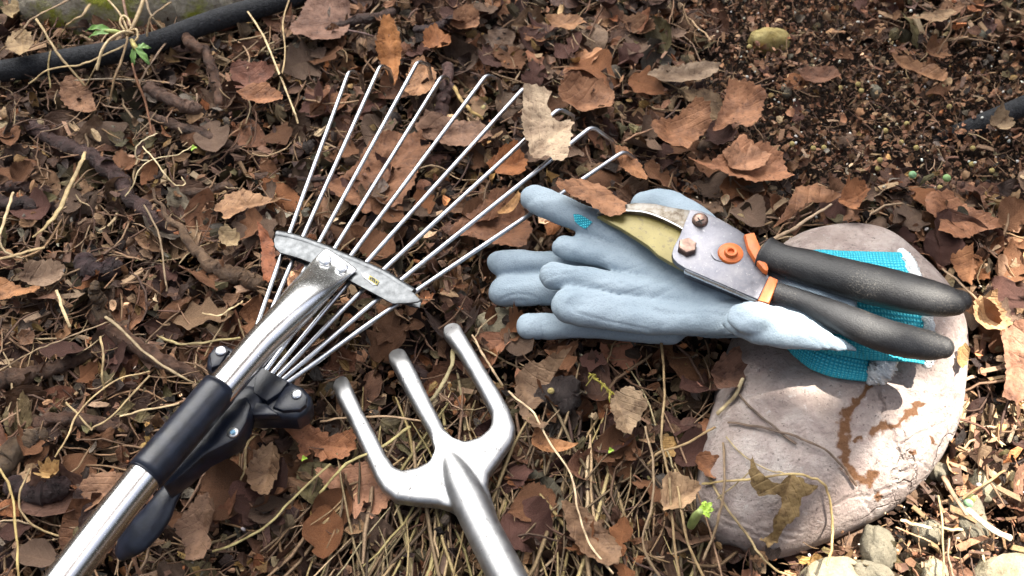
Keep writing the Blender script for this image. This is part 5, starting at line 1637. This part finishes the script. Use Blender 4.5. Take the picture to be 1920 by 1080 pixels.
def chip_tpl(seed):
    rg = np.random.default_rng(seed)
    w_, h_ = rg.uniform(.05, .17), rg.uniform(.015, .045)
    V = np.array([(x, y, z) for x in (-.5, 0, .5) for y in (-w_, w_) for z in (-h_, h_)], dtype=float)
    V += rg.uniform(-.05, .05, V.shape) * np.array([3.2, .8, .4])
    V[4:8, 2] += rg.uniform(-.06, .06)
    idx = lambda i, j, k: i * 4 + j * 2 + k
    Q = []
    for i in (0, 1):
        Q += [(idx(i, 0, 0), idx(i, 0, 1), idx(i + 1, 0, 1), idx(i + 1, 0, 0)), (idx(i, 1, 1), idx(i, 1, 0), idx(i + 1, 1, 0), idx(i + 1, 1, 1)),
              (idx(i, 0, 1), idx(i, 1, 1), idx(i + 1, 1, 1), idx(i + 1, 0, 1)), (idx(i, 1, 0), idx(i, 0, 0), idx(i + 1, 0, 0), idx(i + 1, 1, 0))]
    Q += [(0, 2, 3, 1), (8, 9, 11, 10)]
    F = np.array([t for q in Q for t in ((q[0], q[1], q[2]), (q[0], q[2], q[3]))])
    return V, F, V[:, :2]


def rots(yaw, pitch, roll):
    cy, sy, cp, sp_, cr2, sr2 = np.cos(yaw), np.sin(yaw), np.cos(pitch), np.sin(pitch), np.cos(roll), np.sin(roll)
    R = np.empty((len(yaw), 3, 3))
    R[:, 0] = np.column_stack([cy * cp, cy * sp_ * sr2 - sy * cr2, cy * sp_ * cr2 + sy * sr2])
    R[:, 1] = np.column_stack([sy * cp, sy * sp_ * sr2 + cy * cr2, sy * sp_ * cr2 - cy * sr2])
    R[:, 2] = np.column_stack([-sp_, cp * sr2, cp * cr2])
    return R


def scatter(name, tpls, pos, size, yaw, tilt, col, mat, label, smooth=True, kind='stuff', loc=(0, 0, 0)):
    n = len(pos)
    R = rots(yaw, RNG.normal(0, 1, n) * tilt, RNG.normal(0, 1, n) * tilt)
    which = RNG.integers(0, len(tpls), n)
    VV, FF, UU, CC, off = [], [], [], [], 0
    for t, (V, F, U) in enumerate(tpls):
        ix = np.nonzero(which == t)[0]
        if not len(ix): continue
        W = np.einsum('nij,vj->nvi', R[ix], V) * size[ix][:, None, None] + pos[ix][:, None, :]
        VV.append(W.reshape(-1, 3))
        FF.append((F[None] + (np.arange(len(ix)) * len(V))[:, None, None]).reshape(-1, 3) + off)
        UU.append(np.tile(U, (len(ix), 1)))
        CC.append(np.repeat(col[ix], len(V), axis=0))
        off += len(ix) * len(V)
    me = np_mesh(name, np.vstack(VV), np.vstack(FF), np.vstack(UU), np.vstack(CC), smooth)
    o = link(name, me, mat)
    tag(o, label, None, None, kind)
    return o


def rnd_pos(n, z0, z1, dens):
    """random points over the visible bed, thinned by dens(px, py) in 0..1"""
    out_ = []
    have = 0
    while have < n:
        p = np.column_stack([RNG.uniform(-.45, .45, n * 2), RNG.uniform(-.26, .48, n * 2), RNG.uniform(z0, z1, n * 2)])
        x, y = pix_np(p)
        ok = (x > -120) & (x < 2040) & (y > -140) & (y < 1190) & (RNG.random(n * 2) < dens(x, y)) & (stone_z(p[:, 0], p[:, 1]) < -.5)
        p = p[ok]
        out_.append(p); have += len(p)
    return np.vstack(out_)[:n]


def ring_pos(n, z0, z1):
    """positions on the bed just outside the picture"""
    out_ = []
    have = 0
    while have < n:
        p = np.column_stack([RNG.uniform(-1.0, 1.0, n * 2), RNG.uniform(-.55, 1.15, n * 2), RNG.uniform(z0, z1, n * 2)])
        x, y = pix_np(p)
        inn = (x > -100) & (x < 2020) & (y > -120) & (y < 1170) & (p[:, 1] > -.3)
        far = np.hypot(p[:, 0], (p[:, 1] - .25)) / .95
        p = p[~inn & (RNG.random(n * 2) < np.clip(1.35 - far, 0, 1)) & (stone_z(p[:, 0], p[:, 1]) < -.5)]
        out_.append(p); have += len(p)
    return np.vstack(out_)[:n]


def smooth01(a, lo, hi):
    t = np.clip((a - lo) / (hi - lo), 0, 1)
    return t * t * (3 - 2 * t)


def soil_zone(x, y):
    """1 on the bare soil at the upper right"""
    e = smooth01(x + 0.35 * (y - 100), 1230, 1390) * (1 - smooth01(y + 45 * vnoise(x / 90, y * 0, 3), 300, 390)) * (1 - .55 * smooth01(x, 1560, 1680) * (1 - smooth01(y, 60, 150)))
    g = smooth01(x, 1600, 1680) * smooth01(y, 880, 960) * .6
    return np.maximum(e, g)


def shade_low(p, margin=0):
    """litter under the tools stays low: the height cap at each pixel"""
    x, y = pix_np(p)
    cap = np.full(len(p), .02)
    for pl, w_, c in (([(640, 705), (720, 900), (840, 910), (760, 700)], 48, .002), ([(846, 605), (945, 790), (860, 850), (1000, 1120)], 50, .002), ([(960, 500), (1250, 540), (1560, 560)], 95, -.004),
                      ([(1000, 375), (1200, 470)], 45, .0), ([(470, 700), (560, 750)], 60, .006), ([(420, 740), (60, 1120)], 45, .012), *[([(a, b), (a + 18, b + 9)], 16, .004) for a, b in ((655, 132), (714, 121), (784, 114), (913, 139), (990, 168), (1055, 207), (1120, 245), (1180, 290))]):
        d = seg_dist(x, y, pl)
        cap = np.where(d < w_, np.minimum(cap, c), cap)
    return cap


def pick(pal, n, var=.25):
    pal = np.array(pal)
    c = pal[RNG.integers(0, len(pal), n)]
    return c * RNG.uniform(1 - var, 1 + var, (n, 1)) * RNG.uniform(.94, 1.06, (n, 3))


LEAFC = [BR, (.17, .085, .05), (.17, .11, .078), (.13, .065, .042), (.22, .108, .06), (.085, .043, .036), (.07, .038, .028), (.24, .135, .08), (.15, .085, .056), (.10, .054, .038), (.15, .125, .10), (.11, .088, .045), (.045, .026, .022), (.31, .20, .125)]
BITC = [(.15, .078, .046), (.09, .048, .031), (.21, .113, .064), (.27, .16, .09), (.055, .032, .024), (.17, .10, .064), (.33, .22, .13), (.24, .10, .045), (.12, .062, .038), (.15, .13, .105), (.12, .10, .05), (.30, .19, .075), (.035, .022, .018), (.40, .30, .19)]

# deep layer of mid-sized leaves
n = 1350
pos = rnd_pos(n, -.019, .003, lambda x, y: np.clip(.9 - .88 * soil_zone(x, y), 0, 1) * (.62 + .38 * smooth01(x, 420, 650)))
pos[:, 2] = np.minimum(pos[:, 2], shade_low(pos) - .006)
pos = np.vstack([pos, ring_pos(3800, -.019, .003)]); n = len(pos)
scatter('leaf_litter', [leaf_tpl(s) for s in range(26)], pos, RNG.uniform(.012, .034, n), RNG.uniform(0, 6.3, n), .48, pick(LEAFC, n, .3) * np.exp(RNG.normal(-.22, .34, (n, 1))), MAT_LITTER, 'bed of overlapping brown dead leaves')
# torn flakes everywhere
n = 19000
pos = rnd_pos(n, -.020, .006, lambda x, y: np.clip(.95 - .25 * soil_zone(x, y), 0, 1))
pos[:, 2] = np.minimum(pos[:, 2], shade_low(pos) - .003)
pos = np.vstack([pos, ring_pos(16000, -.020, .004)]); n = len(pos)
size = (.0022 + .0115 * RNG.random(n) ** 1.5) * np.where(soil_zone(*pix_np(pos)) > .5, .5, 1)
scatter('leaf_debris', [frag_tpl(s) for s in range(40)], pos, size, RNG.uniform(0, 6.3, n), .65, pick(BITC, n, .3) * np.exp(RNG.normal(-.22, .55, (n, 1))), MAT_LITTER, 'torn brown leaf flakes strewn over the bed')
# fine shredded mulch on the bare soil
n = 8000
pos = rnd_pos(n, -.012, .002, lambda x, y: np.clip(.03 + .97 * soil_zone(x, y), 0, 1))
scatter('mulch_debris', [frag_tpl(s + 70) for s in range(24)], pos, (.0012 + .0068 * RNG.random(n) ** 2), RNG.uniform(0, 6.3, n), .7, pick([(.18, .088, .048), (.26, .13, .07), (.11, .055, .032), (.35, .21, .12), (.08, .042, .026), (.22, .105, .055)], n, .3) * np.exp(RNG.normal(0, .25, (n, 1))), MAT_BITS, 'fine shredded mulch on the bare soil')
# soil crumbs
n = 13000
pos = rnd_pos(n, -.014, -.004, lambda x, y: np.clip(.16 + .84 * soil_zone(x, y), 0, 1))
pos[:, 2] = ground_z(pos[:, 0], pos[:, 1]) + RNG.uniform(0, .004, n) + .014 * soil_zone(*pix_np(pos)) * RNG.random(n)
scatter('soil_crumbs', [crumb_tpl(s) for s in range(16)], pos, (.0007 + .0026 * RNG.random(n) ** 1.6), RNG.uniform(0, 6.3, n), 1.0, pick([(.045, .024, .014), (.07, .037, .021), (.11, .06, .034), (.05, .027, .016), (.18, .105, .06)], n, .3), MAT_BITS, 'dark crumbly bits of soil', False)
# fine fibres and needles
n = 5200
pos = rnd_pos(n, -.010, .006, lambda x, y: np.clip(.55 + .4 * (1 - smooth01(x, 500, 800)) - .15 * soil_zone(x, y), 0, 1))
pos[:, 2] = np.minimum(pos[:, 2], shade_low(pos) - .002)
scatter('plant_debris', [fibre_tpl(s) for s in range(30)], pos, RNG.uniform(.008, .036, n) * np.where(soil_zone(*pix_np(pos)) > .5, .5, 1), RNG.uniform(0, 6.3, n), .16, pick([(.27, .165, .09), (.19, .115, .068), (.14, .076, .046), (.20, .12, .065), (.085, .048, .033), (.36, .25, .15), (.11, .06, .04)], n, .25), MAT_BITS, 'fine dry fibres and needles in the litter')
# bark and wood chips
n = 1200
pos = rnd_pos(n, -.008, .003, lambda x, y: np.clip(.35 + .5 * smooth01(x, 1500, 1750), 0, 1))
pos[:, 2] = np.minimum(pos[:, 2], shade_low(pos) - .003)
scatter('wood_debris', [chip_tpl(s) for s in range(24)], pos, RNG.uniform(.004, .015, n) * np.where(soil_zone(*pix_np(pos)) > .5, .6, 1), RNG.uniform(0, 6.3, n), .3, pick([(.25, .135, .075), (.17, .09, .055), (.30, .19, .11), (.13, .075, .05), (.35, .24, .15)], n, .25), MAT_BITS, 'small chips of wood and bark in the litter', False)
# pale chips in the sunny corner
n = 200
pos = rnd_pos(n, -.003, .004, lambda x, y: np.clip(smooth01(x + .35 * (y - 800), 1730, 1830) * smooth01(y, 520, 620), 0, 1))
scatter('chip_debris', [chip_tpl(s + 90) for s in range(16)], pos, RNG.uniform(.004, .013, n), RNG.uniform(0, 6.3, n), .45, pick([(.26, .17, .09), (.36, .27, .17), (.22, .12, .065), (.16, .09, .05)], n, .3), MAT_BITS, 'pale splinters and chips at the sunny corner', False)
# white grains and feed pellets on the bare soil
n = 620
pos = rnd_pos(n, -.006, .004, lambda x, y: np.clip(.05 + .95 * smooth01(x, 1250, 1500), 0, 1) * (1 - .6 * smooth01(y, 400, 600) * (1 - smooth01(y, 780, 880))))
scatter('white_gravel', [crumb_tpl(s + 50) for s in range(8)], pos, RNG.uniform(.0008, .0032, n), RNG.uniform(0, 6.3, n), 1.0, pick([(.62, .60, .54), (.70, .68, .62), (.50, .44, .34), (.55, .40, .24)], n, .12), MAT_BITS, 'white grains sprinkled on the soil')
PEL = [(1609, 158), (1575, 165), (1545, 277), (1646, 316), (1718, 277), (1824, 278), (1822, 308), (1690, 267), (1485, 270), (1525, 278), (1762, 352), (1615, 170), (1650, 300), (1405, 88), (1700, 232), (1780, 200), (1660, 245), (1860, 320)]
rg = random.Random(5)
for k_, (x, y) in enumerate(PEL):
    z = .001
    o = MB().add(lump(P(x, y, z), .0017, .0017, .0016, k_, 14, .05)).build('fertiliser_pellet', MAT_PEB_YELLOW)
    tag(o, 'tiny round yellow fertiliser pellet on the bare dark soil', 'pellet', 'yellow fertiliser pellets')
for x, y, c, lab in ((1711, 328, (.22, .42, .22), 'tiny mint green pellet left of the other green one, on the soil edge'), (1775, 334, (.26, .44, .18), 'tiny green pellet on the soil below the dusty hose'), (1815, 944, (.24, .44, .26), 'mint green pellet against the sunlit pebble'), (1820, 934, (.33, .33, .12), 'olive pellet above the mint green one')):
    o = MB().add(lump(P(x, y, .003), .0024, .0024, .0022, 5, 16, .04)).build('fertiliser_pellet', MAT_STRAW)
    o.color = (*c, 1)
    tag(o, lab, 'pellet', 'green fertiliser pellets')

# dry grass: the tangle of straw along the lower edge
TP = [fibre_tpl(200 + s) for s in range(30)]
n = 340
p = np.column_stack([RNG.uniform(560, 1330, n), RNG.uniform(800, 1130, n)])
keep = RNG.random(n) < np.clip(smooth01(p[:, 1], 780, 900) * (1 - .5 * np.abs(p[:, 0] - 930) / 400), 0.05, 1)
p = p[keep]
pos = np.array([tuple(P(a, b, RNG.uniform(-.004, .006))) for a, b in p])
pos = pos[stone_z(pos[:, 0], pos[:, 1]) < -.5]
pos[:, 2] = np.minimum(pos[:, 2], shade_low(pos) + .001)
n = len(pos)
size = RNG.uniform(.04, .105, n)
yaw = math.pi / 2 + RNG.normal(0, .38, n) + (pos[:, 0] < -.05) * -.35
TS = []
for (V, F, U) in TP:
    V = V.copy(); V[:, 1] = V[:, 1]; c_ = V.reshape(-1, 4, 3).mean(axis=1, keepdims=True)
    V = ((V.reshape(-1, 4, 3) - c_) * .38 + c_ * np.array([1, .5, .5])).reshape(-1, 3)
    TS.append((V, F, U))
scatter('dry_grass', TS, pos, size, yaw, .09, pick([(.38, .28, .14), (.30, .21, .11), (.48, .37, .21), (.20, .14, .08), (.34, .27, .12), (.15, .10, .06), (.11, .07, .045), (.24, .16, .09)], n, .3), MAT_BITS, 'tangle of dry straw below the fork')

# ------------------------------------------------------------------ single smaller leaves on top of the litter
ZONES = [((0, 180, 330, 560), 'on rooty ground at the left below the hose'),
         ((330, 200, 560, 640), 'between the diagonal root and the first tine'),
         ((0, 560, 380, 1080), 'left of the rake tube'),
         ((560, 20, 960, 130), 'beyond the tips of the first tines'),
         ((600, 150, 960, 460), 'under the fan of tines'),
         ((960, 0, 1300, 330), 'between the tine tips and the bare soil'),
         ((1300, 0, 1920, 340), 'on the bare soil'),
         ((1200, 230, 1480, 420), 'behind the pruner head'),
         ((1500, 340, 1920, 640), 'behind the pruner handles'),
         ((400, 780, 700, 1080), 'between the clamp lever and the fork'),
         ((960, 660, 1340, 1080), 'between the fork and the big stone'),
         ((720, 560, 1000, 900), 'around the fork prongs')]
CNT = [14, 13, 13, 14, 20, 26, 10, 14, 22, 14, 22, 10]
TPL = [leaf_tpl(900 + s, 22, 9) for s in range(30)]
LMESH = []
for V, F, U in TPL:
    LMESH.append(np_mesh('dead_leaf', V, F, U))
for me in LMESH: me.materials.append(MAT_LEAF)
KIN = [('dark reddish brown', (.125, .062, .050)), ('mid brown', (.215, .105, .056)), ('greyish brown', (.19, .128, .094)), ('orange brown', (.28, .122, .056)), ('light tan', (.34, .22, .135))]
rg = random.Random(11)
for (box, where), cnt in zip(ZONES, CNT):
    for _ in range(cnt):
        for _try in range(30):
            x, y = rg.uniform(box[0], box[2]), rg.uniform(box[1], box[3])
            p = P(x, y, 0)
            cap_ = float(shade_low(np.array([tuple(p)]))[0])
            if cap_ > .015 and float(stone_z(p.x, p.y)) < -.5: break
        kn, kc = KIN[min(4, int(abs(rg.gauss(1.6, 1.2))))]
        i = rg.randrange(30)
        small = 'on the bare soil' in where
        L = rg.uniform(.010, .019) if small else rg.uniform(.015, .031)
        o = bpy.data.objects.new('dead_leaf', LMESH[i])
        COL.objects.link(o)
        o.location = P(x, y, rg.uniform(.001, .006) - (.004 if small else 0))
        o.rotation_euler = (rg.gauss(0, .30), rg.gauss(0, .30), rg.uniform(0, 6.28))
        o.scale = (L, L * rg.uniform(.8, 1.2), L * rg.uniform(.7, 1.3))
        v_ = rg.uniform(.62, 1.3)
        o.color = (kc[0] * v_, kc[1] * v_, kc[2] * v_, 1)
        tag(o, 'small %s dead leaf %s' % (kn, where), 'leaf', 'small %s dead leaves %s' % (kn, where))

# ------------------------------------------------------------------ slatted blocker added out of view to shade most of the bed
BLOCKER_Z = 1.75
def up_sun(px, py, z=0.0):
    p = P(px, py, z)
    return p + SUN_DIR * ((BLOCKER_Z - p.z) / SUN_DIR.z)
blocker_root = empty('shade_blocker', (0.0, 1.9, -0.01), 'unseen slatted blocker on posts, added to shade most of the bed', 'sun_blocker')
a_, b_ = up_sun(1960, 360), up_sun(1425, 1110)
ed = (b_ - a_).normalized()
nn2 = Vector((ed.y, -ed.x, 0))
if nn2.y < 0: nn2 = -nn2                       # away from the lit corner
cs = [up_sun(x, y) - a_ for x, y in ((-60, -60), (1990, -60), (-60, 1150), (1330, 1150), (1960, 300))]
s0, s1 = min(c.dot(ed) for c in cs) - .05, max(c.dot(ed) for c in cs) + .05
W_ = 0.028
NB = int(math.ceil(max(c.dot(nn2) for c in cs) / W_))
hole = [up_sun(*q) - a_ for q in ((1375, 560, .055), (1560, 548, .06), (1720, 505, .070), (1800, 560, .07), (1775, 650, .065), (1600, 690, .045), (1430, 655, .05), (1370, 630, .05))]  # gap shaped to let sun reach the thumb and handles
hole = [(c.dot(ed), c.dot(nn2)) for c in hole]
mb = MB()


def slat(u0, u1, o0, o1, zo):
    q = [a_ + ed * u0 + nn2 * o0, a_ + ed * u1 + nn2 * o0, a_ + ed * u1 + nn2 * o1, a_ + ed * u0 + nn2 * o1]
    v = [p_ + Vector((0, 0, zo)) for p_ in q] + [p_ + Vector((0, 0, zo + .014)) for p_ in q]
    f = [(3, 2, 1, 0), (4, 5, 6, 7)] + [(i, (i + 1) % 4, 4 + (i + 1) % 4, 4 + i) for i in range(4)]
    if (v[1] - v[0]).cross(v[3] - v[0]).z < 0: f = [t[::-1] for t in f]
    mb.add((v, f))


for k_ in range(NB):
    o0, o1 = k_ * W_, k_ * W_ + W_ + .001
    om = (o0 + o1) / 2
    xs = []
    for (u_a, v_a), (u_b, v_b) in zip(hole, hole[1:] + hole[:1]):
        if (v_a - om) * (v_b - om) < 0:
            xs.append(u_a + (u_b - u_a) * (om - v_a) / (v_b - v_a))
    zo = 0.016 * (k_ % 2)
    if len(xs) >= 2:
        slat(s0, min(xs), o0, o1, zo)
        slat(max(xs), s1, o0, o1, zo)
    else:
        slat(s0, s1, o0, o1, zo)
mb.build('blocker_slats', MAT_WOOD, blocker_root, smooth=False)
for u_, o_2 in ((s0 + .04, NB * W_ - .06), (s1 - .04, NB * W_ - .06)):
    q = a_ + ed * u_ + nn2 * o_2
    MB().add(loft([(q.x, q.y, -.02), (q.x, q.y, .8), (q.x, q.y, BLOCKER_Z)], .045, None, 8, False)).build('blocker_post', MAT_WOOD, blocker_root, smooth=False)
